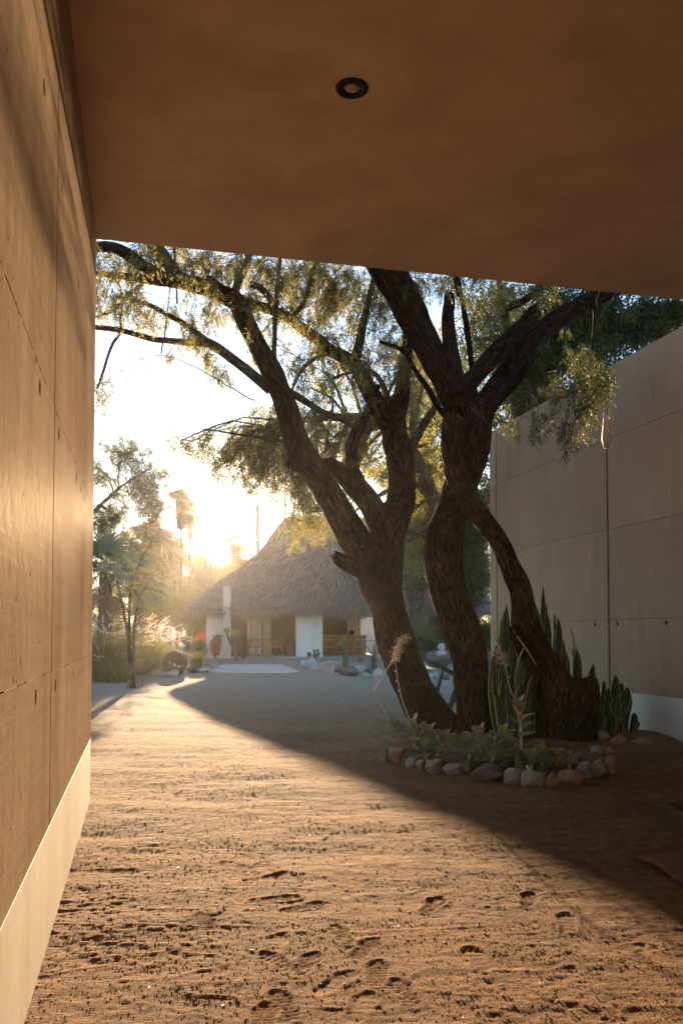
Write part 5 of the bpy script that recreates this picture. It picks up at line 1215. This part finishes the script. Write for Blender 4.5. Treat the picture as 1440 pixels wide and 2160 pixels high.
b = gat(668, 1408); b.z = G(b.x, b.y); mbt = opuntia('prickly_pear', 'small brownish prickly pear rising from the heap of round stones', [(667, 1396, 7, 18, 0), (664, 1383, 8, 13, -.2), (671, 1381, 8, 12, .3), (663, 1374, 6, 9, 0), (670, 1373, 6, 8, .4)], b.y, M['cactus'], b)
b = gat(652, 1402); sp = thing('garden_spotlight', 'small black garden spotlight on the stone heap', 'lamp', b)
mb = MB(); mb.tube([b, at(652, 1384, b.y)], .015, 6); mb.build('stake', M['black'], sp); mb = MB(); mb.tube([at(654, 1384, b.y), at(650, 1376, b.y)], [.05, .06], 10); mb.build('lamp_head', M['black'], sp)

# fan palms
def fan(mb, hub, axis, nrm, Rr, nb, arc=R(250), droop=.25, wf=1.0, cut=.45, g=None):
    """one palmate frond: pleated centre, free drooping tips"""
    axis = axis.normalized(); side = axis.cross(nrm).normalized(); nrm = side.cross(axis).normalized(); tt = random.random()
    for k in range(nb):
        a = -arc/2+arc*k/(nb-1); d = axis*math.cos(a)+side*math.sin(a); l = Rr*(1-.22*abs(a)/(arc/2))*random.uniform(.93, 1.05); da = arc/(nb-1)*.52*wf
        s_ = (side*math.cos(a)-axis*math.sin(a)); w1 = l*cut*math.tan(da); V = []
        p0 = hub; p1 = hub+d*l*cut; p2 = hub+d*l*.78-Vector((0, 0, droop*l*.25)); p3 = hub+d*l*.98-Vector((0, 0, droop*l*.75))
        V = [p0, p1-s_*w1, p1+nrm*w1*.6, p1+s_*w1, p2-s_*w1*.7, p2+nrm*w1*.3, p2+s_*w1*.7, p3]
        mb.add(V, [(0, 2, 1), (0, 3, 2), (1, 2, 5, 4), (2, 3, 6, 5), (4, 5, 7), (5, 6, 7)], min(1, max(0, tt+random.uniform(-.15, .15))))
def fan_palm(name, label, base, h, rt, nf, Rr, pet, seed, skirt=0, nb=22, parts=True, dead=4, elr=(-25, 80), lean=(0, 0), group=None, azr=(0, 6.283)):
    random.seed(seed); t = thing(name, label, 'palm tree', base, group); top = base+Vector((lean[0], lean[1], h))
    mb = MB(); P = spline(np.array([tuple(base-Vector((0, 0, .1))), tuple(base.lerp(top, .5)+Vector((lean[0]*.1, 0, 0))), tuple(top)]), .25); n = len(P)
    mb.tube([Vector(p) for p in P], [rt*(1.15-.3*i/n)*(1+.05*(i % 2)) for i in range(n)], 12, True, .04, seed); mb.build('trunk', M['palmtrunk'], t, True)
    if skirt:
        sk = MB()
        for k in range(int(min(170, 60*skirt*Rr*2))):
            a = random.uniform(0, 6.28); z = top.z-random.uniform(0, skirt); f = (top.z-z)/skirt; rr_ = rt+Rr*.34*(1-.8*f)
            p = Vector((top.x+math.cos(a)*rr_*.6, top.y+math.sin(a)*rr_*.6, z+.2)); fan(sk, p, Vector((math.cos(a)*.35, math.sin(a)*.35, -1)), Vector((math.cos(a), math.sin(a), .2)), Rr*random.uniform(.45, .7), 8, R(110), .1)
        sk.build('dead_frond_skirt', M['palm_dead'], t, kind='stuff')
    live = MB()
    for k in range(nf):
        az = azr[0]+(azr[1]-azr[0])*((k*.618+.1) % 1); el = R(elr[0]+(elr[1]-elr[0])*((k*.381+.05) % 1)); d = Vector((math.cos(az)*math.cos(el), math.sin(az)*math.cos(el), math.sin(el)))
        pl = pet*random.uniform(.8, 1.15); hub = top+d*pl-Vector((0, 0, .12*pl)); nr = Vector((-math.cos(az)*math.sin(el), -math.sin(az)*math.sin(el), math.cos(el)))
        mb = MB() if parts else live
        mb.tube([top, top+d*pl*.5, hub], [.022, .016, .012], 5); fan(mb, hub, d*.8+Vector((0, 0, -.25)), nr, Rr*random.uniform(.85, 1.1), nb, R(230), .45)
        if parts: mb.build('frond', M['palm'], t)
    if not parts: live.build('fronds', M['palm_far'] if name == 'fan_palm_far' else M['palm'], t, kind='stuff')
    if dead:
        for k in range(dead):
            az = random.uniform(0, 6.28); d = Vector((math.cos(az)*.5, math.sin(az)*.5, -.75)); hub = top+d*pet*.8; mb = MB(); mb.tube([top, hub], [.02, .012], 5); fan(mb, hub, Vector((d.x*.4, d.y*.4, -1)), Vector((math.cos(az), math.sin(az), .3)), Rr*.9, nb, R(120), .2)
            mb.build('dead_frond', M['palm_dead'], t)
    return t
b = gp(222, 29); fan_palm('fan_palm', 'large blue-green fan palm crowding the left edge above the grasses', b, 3.3, .24, 17, 1.15, 1.0, 11, dead=5, elr=(-20, 85))
b = gp(292, 33); fan_palm('fan_palm', 'fan palm with stiff round leaves just right of the large one, catching light', b, 3.4, .15, 9, .85, .75, 12, dead=2)
b = gp(884, 32.5); fan_palm('fan_palm', 'low young fan palm spreading its leaves between the leaning and middle trunks', b, .75, .14, 12, 1.05, .65, 13, dead=0, elr=(5, 85), nb=26)
random.seed(3)
# tall bare trunks and palms behind, right gap
for px, Y, h, rt, lean, lb in [(892, 38, 7.5, .24, (-1.0, 0), 'grey palm trunk leaning left behind the low fan palm'), (882, 37, 7.5, .20, (.2, 0), 'straight grey palm trunk beside the leaning one'), (902, 39, 7, .16, (-.6, 0), 'thin grey palm trunk right of the leaning pair'), (978, 40, 8, .16, (.1, 0), 'slim pale palm trunk near the small thatched shelter')]:
    fan_palm('tall_palm', lb, gp(px, Y), h, rt, 14, 1.1, 1.0, int(px), skirt=.8, nb=12, parts=False, dead=0, lean=lean, group='tall palms beyond the trunks')
# far palms left, against the light
for px, Y, top, R_, sk, nf, lb in [(381, 115, 1052, 1.7, 3.6, 26, 'tall shaggy palm whose crown stands highest against the glare'), (400, 112, 1086, 1.0, 2.8, 18, 'tall palm with a heavy hanging skirt right beside the sun'),
        (495, 120, 1148, 1.25, 2.8, 14, 'short-crowned palm alone above the roof slope'), (345, 112, 1150, 2.6, 7.0, 20, 'bushy palm in the hazy group, furthest left'), (366, 118, 1168, 2.6, 8.6, 20, 'bushy palm with a skirt to the ground in the middle of the hazy group'),
        (420, 122, 1195, 2.2, 7.0, 18, 'lower hazy palm below the sun'), (318, 105, 1130, 2.5, 4, 18, 'palm with a bare trunk behind the sapling'), (438, 124, 1210, 2.0, 5, 16, 'hazy palm nearest to the pavilion eave'), (300, 110, 1180, 2.4, 6, 18, 'hazy palm behind the tall shrub at far left')]:
    b = gp(px, Y); h = at(px, top, Y).z-b.z; fan_palm('fan_palm_far', lb, b, h, .17 if px in (381, 400) else .42, nf, R_, .8 if px in (381, 400) else 1.1, int(px)+1, skirt=sk, nb=12, parts=False, dead=0, group='palms standing in the haze beyond the garden')
for px, Y, top, lb in [(433, 115, 1178, 'bare pole-like trunk right of the sun'), (444, 116, 1176, 'bare leaning pole-like trunk nearer the roof'), (543, 80, 1066, 'very tall thin bare trunk above the thatched roof')]:
    b = gp(px, Y); h = at(px, top, Y).z-b.z; t = thing('bare_trunk', lb, 'tree trunk', b, 'bare trunks against the glare'); mb = MB(); mb.tube([b, b+Vector((.05, 0, h*.5)), b+Vector((-.05, 0, h))], [.26, .2, .14], 8, True, .04); mb.build('trunk', M['palmtrunk'], t, True)
    mb = MB(); fan(mb, b+Vector((-.05, 0, h)), Vector((.3, 0, 1)), Vector((0, -1, 0)), .35, 7, R(120), .2); mb.build('dry_tuft', M['palm_dead'], t)
# far shrubs and trees closing the view left of the pavilion
FG = 'hazy shrubs and trees closing the garden'
for i, (px, Y, cl, lb, nl, ml) in enumerate([
    (335, 60, [(330, 1268, 40, 28, 60, 5), (300, 1290, 40, 30, 59, 4)], 'rounded bush behind the plumed grasses', 1500, 'leaf_far'),
    (375, 64, [(372, 1278, 34, 30, 64, 5), (395, 1300, 30, 30, 63, 4)], 'tall olive bush above the parked car', 1700, 'leaf_far'),
    (412, 62, [(412, 1290, 26, 26, 62, 5), (428, 1310, 20, 20, 61, 3)], 'light feathery bush left of the pavilion column', 1300, 'leaf_far'),
    (470, 118, [(470, 1215, 40, 26, 118, 5), (505, 1195, 35, 24, 118, 5), (455, 1240, 30, 20, 118, 3)], 'rounded trees showing over the left roof slope', 1800, 'leaf_far'),
    (545, 75, [(540, 1190, 30, 18, 75, 4), (565, 1180, 22, 14, 75, 3)], 'treetop peeping over the roof slope further right', 700, 'leaf_far'),
    (385, 125, [(385, 1235, 45, 30, 125, 5), (350, 1225, 40, 35, 125, 5)], 'far pale tree mass behind the palms', 1500, 'leaf_far'),
    (230, 50, [(230, 1200, 40, 50, 50, 5), (270, 1240, 50, 40, 50, 5), (210, 1280, 40, 40, 50, 4)], 'tall dense shrub behind the big fan palm', 2200, 'leaf_far'),
    (300, 60, [(300, 1190, 40, 45, 60, 5), (270, 1160, 30, 30, 60, 3)], 'hazy tree behind the sapling', 1500, 'leaf_far')]):
    b = gp(px, Y); cloud_tree('garden_shrub', lb, b, [(b, .12), (at(px, cl[0][1], Y), .06)], cl, M[ml], nl, .0024*Y, .0009*Y, 300+i, tr=.1, group=FG, K=5, Lr=(.005*Y, .009*Y))
for i, (px, Y, cl, lb, nl) in enumerate([(1015, 46, [(1010, 1330, 40, 26, 46, 5), (1000, 1360, 30, 20, 45, 4)], 'dark bush behind the teal parasol', 1100), (850, 60, [(850, 1180, 50, 40, 60, 5), (900, 1240, 40, 40, 60, 4)], 'dark tree mass rising behind the right part of the roof', 1500), (960, 56, [(975, 1240, 50, 60, 56, 5), (1020, 1200, 40, 60, 56, 5), (1010, 1120, 40, 60, 56, 4)], 'dark hedge of trees closing the gap beside the right wall', 3200)]):
    b = gp(px, Y); cloud_tree('garden_shrub', lb, b, [(b, .12), (at(px, cl[0][1], Y), .06)], cl, M['leaf_dark'], nl, .15, .055, 330+i, tr=.1, group='dark bushes beyond the twin stems', K=5, Lr=(.3, .55))

# ------------------------------------------------------------------ left garden bed
def grass(name, label, base, n, L, spread, nplume, seed, mat='grass', group=None, plen=.28):
    t = thing(name, label, 'ornamental grass', base, group); g = np.random.default_rng(seed)
    def arcs(n, L0, L1, w0, w1, m, spread, lift=0):
        az = g.uniform(0, 6.283, n); el = R(90)-np.abs(g.normal(0, spread, n)).clip(0, 1.35); l = g.uniform(L0, L1, n); s0 = g.normal(0, .12, (n, 2)); P = []
        for i in range(m):
            q = i/(m-1); e = el-q*q*g.uniform(.5, 1.0, n)*.9
            if i == 0: c = np.stack([s0[:, 0], s0[:, 1], np.zeros(n)], 1)
            else: c = c+np.stack([np.cos(az)*np.cos(e), np.sin(az)*np.cos(e), np.sin(e)], 1)*(l/(m-1))[:, None]
            P.append(c.copy())
        P = np.stack(P, 1); sd = np.stack([-np.sin(az), np.cos(az), 0*az], 1)+g.normal(0, .4, (n, 3)); sd /= np.linalg.norm(sd, axis=1)[:, None]
        W = g.uniform(w0, w1, n)[:, None]*np.linspace(1, .12, m)[None, :]
        V = np.stack([P-sd[:, None]*W[:, :, None]/2, P+sd[:, None]*W[:, :, None]/2], 2).reshape(-1, 3)
        i0 = (np.arange(n)[:, None]*m*2+np.arange(m-1)[None, :]*2).ravel(); F_ = np.stack([i0, i0+1, i0+3, i0+2], 1)
        return V, F_, np.repeat(g.random(n), m*2), P
    V, F_, tt, _ = arcs(n, L*.6, L, .010, .022, 6, spread)
    link('blades', mkmesh(V, F_, 'blades', attrs={'tint': tt}), M[mat], t, kind='stuff')
    if nplume:
        V, F_, tt, P = arcs(nplume, L*.95, L*1.2, .010, .014, 6, spread*.75)
        link('flower_stems', mkmesh(V, F_, 'flower_stems', attrs={'tint': tt}), M['plume'], t, kind='stuff')
        tip = P[:, -1]; d = P[:, -1]-P[:, -2]; d /= np.linalg.norm(d, axis=1)[:, None]; K_ = 26; O = (tip[:, None]+d[:, None]*(np.linspace(-.3, 1, K_)*plen)[None, :, None]).reshape(-1, 3)
        O[:, 2] -= np.tile(np.linspace(0, 1, K_)**2*plen*.3, nplume); dd = np.repeat(d, K_, 0)*.7+g.normal(0, .6, (len(O), 3)); dd /= np.linalg.norm(dd, axis=1)[:, None]
        s_ = strands(O, dd, g.uniform(.03, .065, len(O)), np.full(len(O), .02), g); link('plumes', mkmesh(s_[0], s_[1], 'plumes', attrs={'tint': s_[2]}), M['plume'], t, kind='stuff')
    return t
GG = 'fountain grasses in the left garden bed'
for px, Y, n, L, sp_2, npl, lb, sd_ in [(228, 26.5, 2600, 1.75, .55, 50, 'dark green fountain grass mound hard against the left wall edge', 1), (300, 30, 2400, 1.75, .5, 70, 'sunlit golden fountain grass left of the black disc', 2), (258, 29.5, 1800, 1.9, .45, 90, 'plumed fountain grass behind the sapling', 3),
                                     (322, 32, 1400, 1.5, .45, 40, 'small golden grass clump nearest the parked car', 4), (215, 30.5, 1400, 2.0, .4, 50, 'tall plumed grass below the big fan palm', 5), (250, 25.6, 1200, 1.0, .75, 6, 'low dark grass tuft at the edge of the sand', 6)]:
    b = gp(px, Y); grass('fountain_grass', lb, b, n, L, sp_2, npl, sd_, group=GG)
# sapling
b = gat(277, 1452); sp = thing('sapling', 'young three-stemmed sapling with flat tiers of twigs planted in the sand', 'tree', b); Ys = b.y
stems = [[(277, 1452, 18), (276, 1420, 13), (274, 1390, 9), (270, 1335, 8), (260, 1290, 7), (250, 1240, 6), (243, 1215, 4)], [(274, 1392, 8), (273, 1340, 7), (273, 1300, 6), (278, 1240, 5), (287, 1205, 4), (300, 1175, 3), (322, 1140, 2)], [(280, 1420, 7), (282, 1370, 6), (284, 1320, 5), (290, 1280, 4), (300, 1250, 3.5), (312, 1230, 2)]]
for k, st in enumerate(stems):
    mb = MB(); limb(mb, [(a, c, Ys, w_*1.0) for a, c, w_ in st], 9, .04, .08, 200+k, .05 if k == 0 else 0); mb.build('stem', M['bark_grey'], sp, True)
g = np.random.default_rng(9); O = []; D = []; tw = MB()
for k, st in enumerate(stems):
    pts = spline(np.array([(a, c) for a, c, w_ in st] if True else 0).astype(float)[:, [0, 1, 1]], 6)
    for q in pts[int(len(pts)*.12):]:
        if q[1] > 1400 or g.random() < .45: continue
        az = g.uniform(0, 6.28); l = g.uniform(.25, .6); o3 = at(q[0], q[1], Ys); d = Vector((math.cos(az), math.sin(az), g.uniform(-.15, .12)))
        tw.tube([o3, o3+d*l*.5+Vector((0, 0, .02)), o3+d*l], [.006, .005, .003], 4, False)
        dens = 1.0 if q[1] < 1345 else .3
        for j in range(int(12*dens)): O.append(np.array(o3+d*l*g.uniform(.3, 1))); dd = np.array(d)*.8+g.normal(0, .4, 3)*[1, 1, .25]; D.append(dd/np.linalg.norm(dd))
V, F_, tt = sprays(np.array(O), np.array(D), g.uniform(.10, .18, len(O)), 7, .035, .011, g)
tw.build('twigs', M['twig'], sp, kind='stuff'); link('foliage', mkmesh(V-np.array(b), F_, 'foliage', attrs={'tint': tt}), M['leaf_far'], sp, kind='stuff')
b = gat(300, 1449); st = thing('marker_stake', 'tiny black stake with a red tip standing in the sand beside the sapling', 'stake', b)
mb = MB(); mb.tube([b, b+Vector((0, 0, .13))], .012, 6); mb.build('stake', M['black'], st); mb = MB(); mb.tube([b+Vector((0, 0, .131)), b+Vector((0, 0, .17))], .016, 6); mb.build('tip', M['red_tip'], st)
# stones of the left bed
for i, (px, py, w_, h_, mt, k, lb) in enumerate([(296, 1420, 22, 16, 'cobble2', 4, 'pinkish stone at the left end of the row, next to the sapling'), (312, 1420, 20, 13, 'cobble', 3, 'grey stone behind the left end of the row'), (326, 1425, 31, 15, 'cobble2', 4, 'big smooth pink stone left of the black disc'),
    (350, 1414, 30, 16, 'cobble', 5, 'grey rounded stone leaning on the black disc'), (350, 1427, 24, 11, 'cobble', 3, 'flat pale stone in front, below the disc'), (367, 1426, 22, 14, 'cobble2', 4, 'pink oval stone under the middle of the disc'), (372, 1415, 14, 10, 'cobble', 3, 'small grey stone against the disc'),
    (384, 1421, 18, 8, 'cobble', 4, 'low flat grey stone right of the disc'), (404, 1419, 24, 12, 'granite2', 5, 'dark grey flat stone in front of the spiky bush'), (427, 1419, 32, 12, 'cobble', 0, 'long grey stone along the front of the spiky bush'), (416, 1408, 13, 20, 'cobble', 4, 'upright white stone standing before the spiky bush'),
    (440, 1406, 18, 12, 'cobble2', 3, 'round stone at the right rear of the bed'), (451, 1413, 18, 12, 'cobble2', 5, 'pinkish stone near the end of the boardwalk'), (446, 1421, 20, 11, 'cobble', 4, 'grey stone at the right end of the row, nearest the boardwalk'), (452, 1387, 12, 8, 'cobble', 3, 'small white stone at the foot of the pavilion column'),
    (281, 1414, 18, 16, 'granite2', 1, 'brown stone in the shade behind the sapling'), (262, 1432, 20, 12, 'redstone', 4, 'rusty stone at the edge of the dark grass')]):
    stone('border_stone', lb, px, py, w_, h_, mt, k, group='stones edging the left garden bed', seed=i+300)
# black disc
b = gat(369, 1424); dk = thing('iron_disc', 'big black round disc standing on edge among the stones, small pale round spots across it', 'disc', b); s = b.y/F
c = at(369, 1399, b.y+.15); r0 = 26*s; mb = MB(); mb.tube([c+Vector((0, .05, .0)), c+Vector((0, -.03, 0))], r0, 40); mb.build('disc_body', M['iron'], dk, bev=.02)
for px, py, rr_ in [(359, 1398, .045), (368.5, 1402, .055), (378, 1405.5, .05), (387.5, 1405.5, .02)]:
    q = at(px, py, c.y-.035); mb = MB(); mb.tube([q, q-Vector((0, .02, 0))], rr_, 14); mb.build('pale_spot', M['cobble'], dk)  # pale discs set on the face for its white spots
# spiky bushes and flowering shrubs
def shrub(name, label, px, py, wpx, hpx, mat, n, seed, ll=.10, lw=.03, up=.4, Y=None, group=None):
    b = gat(px, py) if Y is None else gp(px, Y); s = b.y/F; g = np.random.default_rng(seed); t = thing(name, label, 'shrub', b, group)
    W, H = wpx*s/2, hpx*s; mb = MB(); O = []; D = []
    for k in range(9):
        a = g.uniform(0, 6.28); e = np.array([math.cos(a)*W*g.uniform(.2, .8), math.sin(a)*W*g.uniform(.2, .8), H*g.uniform(.55, .9)]); mb.tube([b, b+Vector(e*.5+np.array([0, 0, .08])), b+Vector(e)], [.02, .014, .006], 5)
        m = n//9; O.append(e*g.uniform(.35, 1.0, (m, 1))+g.normal(0, .2, (m, 3))*[W, W, H*.5])
    O = np.concatenate(O); O[:, 2] = np.clip(O[:, 2], .03, None); D = g.normal(0, .6, O.shape)+np.array([0, 0, up]); D /= np.linalg.norm(D, axis=1)[:, None]
    mb.build('stems', M['twig'], t, kind='stuff'); s_ = strands(O, D, g.uniform(.6, 1.2, len(O))*ll, np.full(len(O), lw), g); link('foliage', mkmesh(s_[0], s_[1], 'foliage', attrs={'tint': s_[2]}), mat, t, kind='stuff')
    return t, b, O, g
t, b, O, g = shrub('spiky_bush', 'compact spiky green bush with sunlit tips right of the black disc', 412, 1413, 40, 32, M['grass'], 2600, 21, .22, .022, 1.1)
t, b, O, g = shrub('bougainvillea', 'bushy shrub topped with red bracts left of the pavilion column', 424, 1392, 38, 52, M['leaf_far'], 1500, 22, .12, .05, .3)
m = O[:, 2] > .62*O[:, 2].max(); Q = O[m]+np.array([0, -.05, .12]); k_ = min(len(Q), 330); D = g.normal(0, 1, (k_, 3)); D /= np.linalg.norm(D, axis=1)[:, None]
s_ = strands(Q[:k_], D, np.full(k_, .10), np.full(k_, .09), g); link('red_bracts', mkmesh(s_[0], s_[1], 'bracts', attrs={'tint': s_[2]}), M['red'], t, kind='stuff')
shrub('dark_shrub', 'dark red-leaved shrub at the foot of the pavilion column', 455, 1390, 34, 52, M['darkred'], 1500, 23, .16, .045, .2)
shrub('cycad', 'soft arching feathery bush behind the red-flowered shrub', 418, 1360, 44, 40, M['leaf_far'], 1500, 24, .35, .03, .3, Y=38)
shrub('low_shrub', 'leafy low shrub with yellowish leaves in front of the parked car', 352, 1392, 34, 36, M['paleleaf'], 420, 25, .14, .06, .4)
shrub('low_shrub', 'dry twiggy shrub behind the black disc', 378, 1395, 26, 28, M['palm_dead'], 500, 26, .12, .02, .5)
shrub('low_shrub', 'feathery weed beside the dark timber screen', 512, 1392, 20, 34, M['leaf_dark'], 420, 27, .14, .03, .5)
b = gat(393, 1400); opuntia('white_cactus', 'pale prickly cactus rimmed with sunlight above the black disc', [(392, 1378, 13, 30, 0), (388, 1352, 9, 20, -.5), (397, 1350, 5, 30, .35), (396, 1368, 9, 24, .1)], b.y, M['cactus'], b)
# frangipani
b = gat(497, 1394); fr = thing('frangipani', 'small forked frangipani tree with paddle leaves before the dark timber screen', 'tree', b); Yf = b.y
for k, st in enumerate([[(497, 1396, 8), (496, 1370, 7), (495, 1350, 6), (494, 1342, 5)], [(496, 1378, 6), (486, 1356, 5), (480, 1340, 4), (478, 1334, 4)], [(496, 1350, 5), (487, 1345, 4), (491, 1335, 3)], [(498, 1384, 5), (506, 1368, 4), (512, 1350, 4), (511, 1347, 4)]]):
    mb = MB(); limb(mb, [(a, c, Yf, w_) for a, c, w_ in st], 8, .03, .1, 400+k); mb.build('branch', M['palmtrunk'], fr, True)
for cx, cy, lv in [(495, 1343, [(489, 1325), (499, 1326), (508, 1330), (516, 1337), (503, 1336), (513, 1341), (484, 1332)]), (479, 1335, [(472, 1326), (477, 1322), (484, 1322), (471, 1330), (488, 1328)])]:
    for tx, ty in lv:
        mb = MB(); blade(mb, at(cx, cy, Yf), at(tx, ty, Yf+random.uniform(-.3, .3)), .16, .03, 8, Vector((0, -1, .3)), .06); mb.build('leaf', M['paleleaf'], fr, True)
# teal parasol
b = gp(1021, 52); tp = thing('parasol', 'teal canvas parasol far behind the middle trunk', 'parasol', b); z0 = at(1021, 1328, 52).z
V = [(b.x, 52, at(1021, 1316, 52).z)]; F_ = []
for k in range(8): a = k*math.pi/4; V += [(b.x+math.cos(a)*.95, 52+math.sin(a)*.95, z0)]
F_ = [(0, 1+k, 1+(k+1) % 8) for k in range(8)]; mb = MB(); mb.add(V, F_); o = mb.build('canopy', M['teal'], tp); sm = o.modifiers.new('s', 'SOLIDIFY'); sm.thickness = .03
mb = MB(); mb.tube([b, Vector((b.x, 52, z0+.3))], .03, 8); mb.build('pole', M['wood'], tp)
for k in range(8): mb = MB(); a = k*math.pi/4; mb.tube([Vector((b.x, 52, z0+.05)), Vector((b.x+math.cos(a)*.9, 52+math.sin(a)*.9, z0-.04))], .012, 5); mb.build('rib', M['wood'], tp)
# dark chairs under parasol
for px, lb in ((1012, 'dark chair left of the parasol pole'), (1030, 'dark chair right of the parasol pole')):
    c = copy_tree(c0); q = gp(px, 51); c.location = q; c.rotation_euler.z = R(170); c['label'] = lb; c['group'] = 'chairs under the teal parasol'
# small thatched shelter
b = gp(1008, 44); sh = thing('thatched_shelter', 'small round thatched shelter seen between the middle trunk and the right wall', 'shelter', b)
mb = MB(); mb.tube([b, at(1008, 1270, 44)], .08, 8); mb.build('post', M['wood'], sh)
g = np.random.default_rng(5); n = 3600; a = g.uniform(0, 6.283, n); v = g.random(n)**.7; top = at(1008, 1243, 44); rad = v*1.25; P = np.stack([top.x+np.cos(a)*rad, top.y+np.sin(a)*rad, top.z-v*1.1+.0*a], 1); D = np.stack([np.cos(a)*.7, np.sin(a)*.7, -.8-.8*v], 1)+g.normal(0, .12, (n, 3)); D /= np.linalg.norm(D, axis=1)[:, None]
s_ = strands(P, D, g.uniform(.25, .5, n), g.uniform(.03, .06, n), g); link('thatch', mkmesh(s_[0]-np.array(b), s_[1], 'thatch', attrs={'tint': s_[2]}), M['thatch'], sh, kind='stuff')
mb = MB(); V = [tuple(top)]+[(top.x+math.cos(k*.393)*1.25, top.y+math.sin(k*.393)*1.25, top.z-1.13) for k in range(16)]; mb.add(V, [(0, 1+k, 1+(k+1) % 16) for k in range(16)]); mb.build('roof_cone', M['thatch_base'], sh)

# ------------------------------------------------------------------ parked car, far left
def car(px, Y, rz):
    b = gp(px, Y); t = thing('parked_car', 'silver pickup-style car parked facing us beyond the garden bed', 'car', b); 
    def B(name, mat, prof, y0, y1, sx=.9, bev=.05, par=t):    # profile in x symmetrical: list of (z, halfwidth) lofted y0->y1
        V = []; F_ = []; n = len(prof)
        for y in (y0, y1):
            for z, hw in prof: V.append((b.x-hw, b.y+y, b.z+z))
            for z, hw in prof[::-1]: V.append((b.x+hw, b.y+y, b.z+z))
        m = 2*n; F_ = [tuple(range(m-1, -1, -1)), tuple(range(m, 2*m))]+[(k, (k+1) % m, m+(k+1) % m, m+k) for k in range(m)]
        F_ = [tuple(reversed(f)) for f in F_]; mb = MB(); mb.add(V, F_); return mb.build(name, mat, par, True, bev=bev)
    B('body', M['carpaint'], [(.35, .88), (.55, .94), (.95, .94), (1.12, .88)], -2.2, 2.4)
    B('bonnet', M['carpaint'], [(1.0, .86), (1.22, .80), (1.26, .5)], -2.1, -.7)
    B('cabin', M['carpaint'], [(1.1, .86), (1.35, .84), (1.78, .70), (1.88, .55)], -.5, 1.2)
    B('windscreen', M['glass_dark'], [(1.26, .80), (1.5, .74), (1.78, .64)], -.62, -.52, bev=.01)
    gr = B('grille', M['glass_dark'], [(.72, .52), (1.08, .55)], -2.26, -2.21, bev=.01)
    mb = MB(); mb.box(b.x-.52, b.x+.52, b.y-2.30, b.y-2.265, b.z+.87, b.z+.93); mb.box(b.x-.05, b.x+.05, b.y-2.305, b.y-2.266, b.z+.72, b.z+1.08); mb.build('grille_bar', M['chrome'], gr)
    for s_ in (-1, 1):
        mb = MB(); mb.box(b.x+s_*.74-.14, b.x+s_*.74+.14, b.y-2.27, b.y-2.205, b.z+.80, b.z+1.06); mb.build('headlight', M['headlight'], t, bev=.02)
        mb = MB(); mb.box(b.x+s_*1.05-.09, b.x+s_*1.05+.09, b.y-.6, b.y-.45, b.z+1.25, b.z+1.45); mb.build('mirror', M['carpaint'], t, bev=.02)
        for yy in (-1.4, 1.5):
            w_ = Vector((b.x+s_*.82, b.y+yy, b.z+.36)); mb = MB(); mb.tube([w_-Vector((.11, 0, 0)), w_+Vector((.11, 0, 0))], .36, 20); wh = mb.build('wheel', M['rubber'], t, bev=.02)
            mb = MB(); mb.tube([w_+Vector((s_*.111, 0, 0)), w_+Vector((s_*.12, 0, 0))], .2, 14); mb.build('rim', M['chrome'], wh)
    mb = MB(); mb.box(b.x-.92, b.x+.92, b.y-2.34, b.y-2.21, b.z+.42, b.z+.66); mb.build('bumper', M['chrome'], t, bev=.03)
    for ch in t.children: pass
    return t
car(349, 88, 0)

# ------------------------------------------------------------------ leaf litter
def litter(name, label, pts, mat, seed, s0=.012, s1=.035):
    g = np.random.default_rng(seed); V = []; F_ = []
    for x, y in pts:
        a = g.uniform(0, 6.28); l = g.uniform(s0, s1); w_ = l*g.uniform(.25, .5); c, sn = math.cos(a), math.sin(a); z = (Gs(x, y) if y < 14 else G(x, y)); h = l*g.uniform(.05, .35); b = len(V)
        for u, v, k in ((-l, 0, 0), (0, w_, h), (l, 0, h*.4), (0, -w_, h*.8)): V.append((x+u*c-v*sn, y+u*sn+v*c, z+.002+k))
        F_.append((b, b+1, b+2)); F_.append((b, b+2, b+3))
    o = link(name, mkmesh(V, F_, name, attrs={'tint': np.repeat(g.random(len(pts)), 4)}), mat); tag(o, label, kind='stuff')
g = np.random.default_rng(77); a = g.uniform(0, 6.28, 900); r_ = np.sqrt(g.random(900))
litter('leaf_litter', 'dry fallen leaves lying in the planting bed', list(zip(2.35+np.cos(a)*r_*1.75, 10.6+np.sin(a)*r_*1.5)), M['palm_dead'], 1)
litter('scattered_leaves', 'small dry leaves scattered over the sand', [(x, y) for x, y in zip(g.uniform(-1.5, 4, 260), 2.2+g.random(260)**1.5*10) if x > -.1-.247*y], M['palm_dead'], 2, .006, .018)

# ------------------------------------------------------------------ far wood behind everything
g = np.random.default_rng(55); n = 16000; px = g.uniform(-250, 1500, n); Y = g.uniform(132, 150, n)
hh = 1296+22*fbm(px*.018, px*0, 3, 5)*2; py = hh+(1352-hh)*g.random(n)**.8; O = np.stack([(px-720)/F*Y, Y, 1.4+(1338-py)/F*Y], 1)
D = g.normal(0, 1, (n, 3)); D /= np.linalg.norm(D, axis=1)[:, None]; s_ = strands(O, D, g.uniform(.5, 1.3, n), g.uniform(.35, .8, n), g)
o = link('far_wood', mkmesh(s_[0], s_[1], 'far_wood', attrs={'tint': s_[2]}), M['leaf_far']); tag(o, 'far belt of trees and scrub closing the horizon in the haze', kind='stuff')
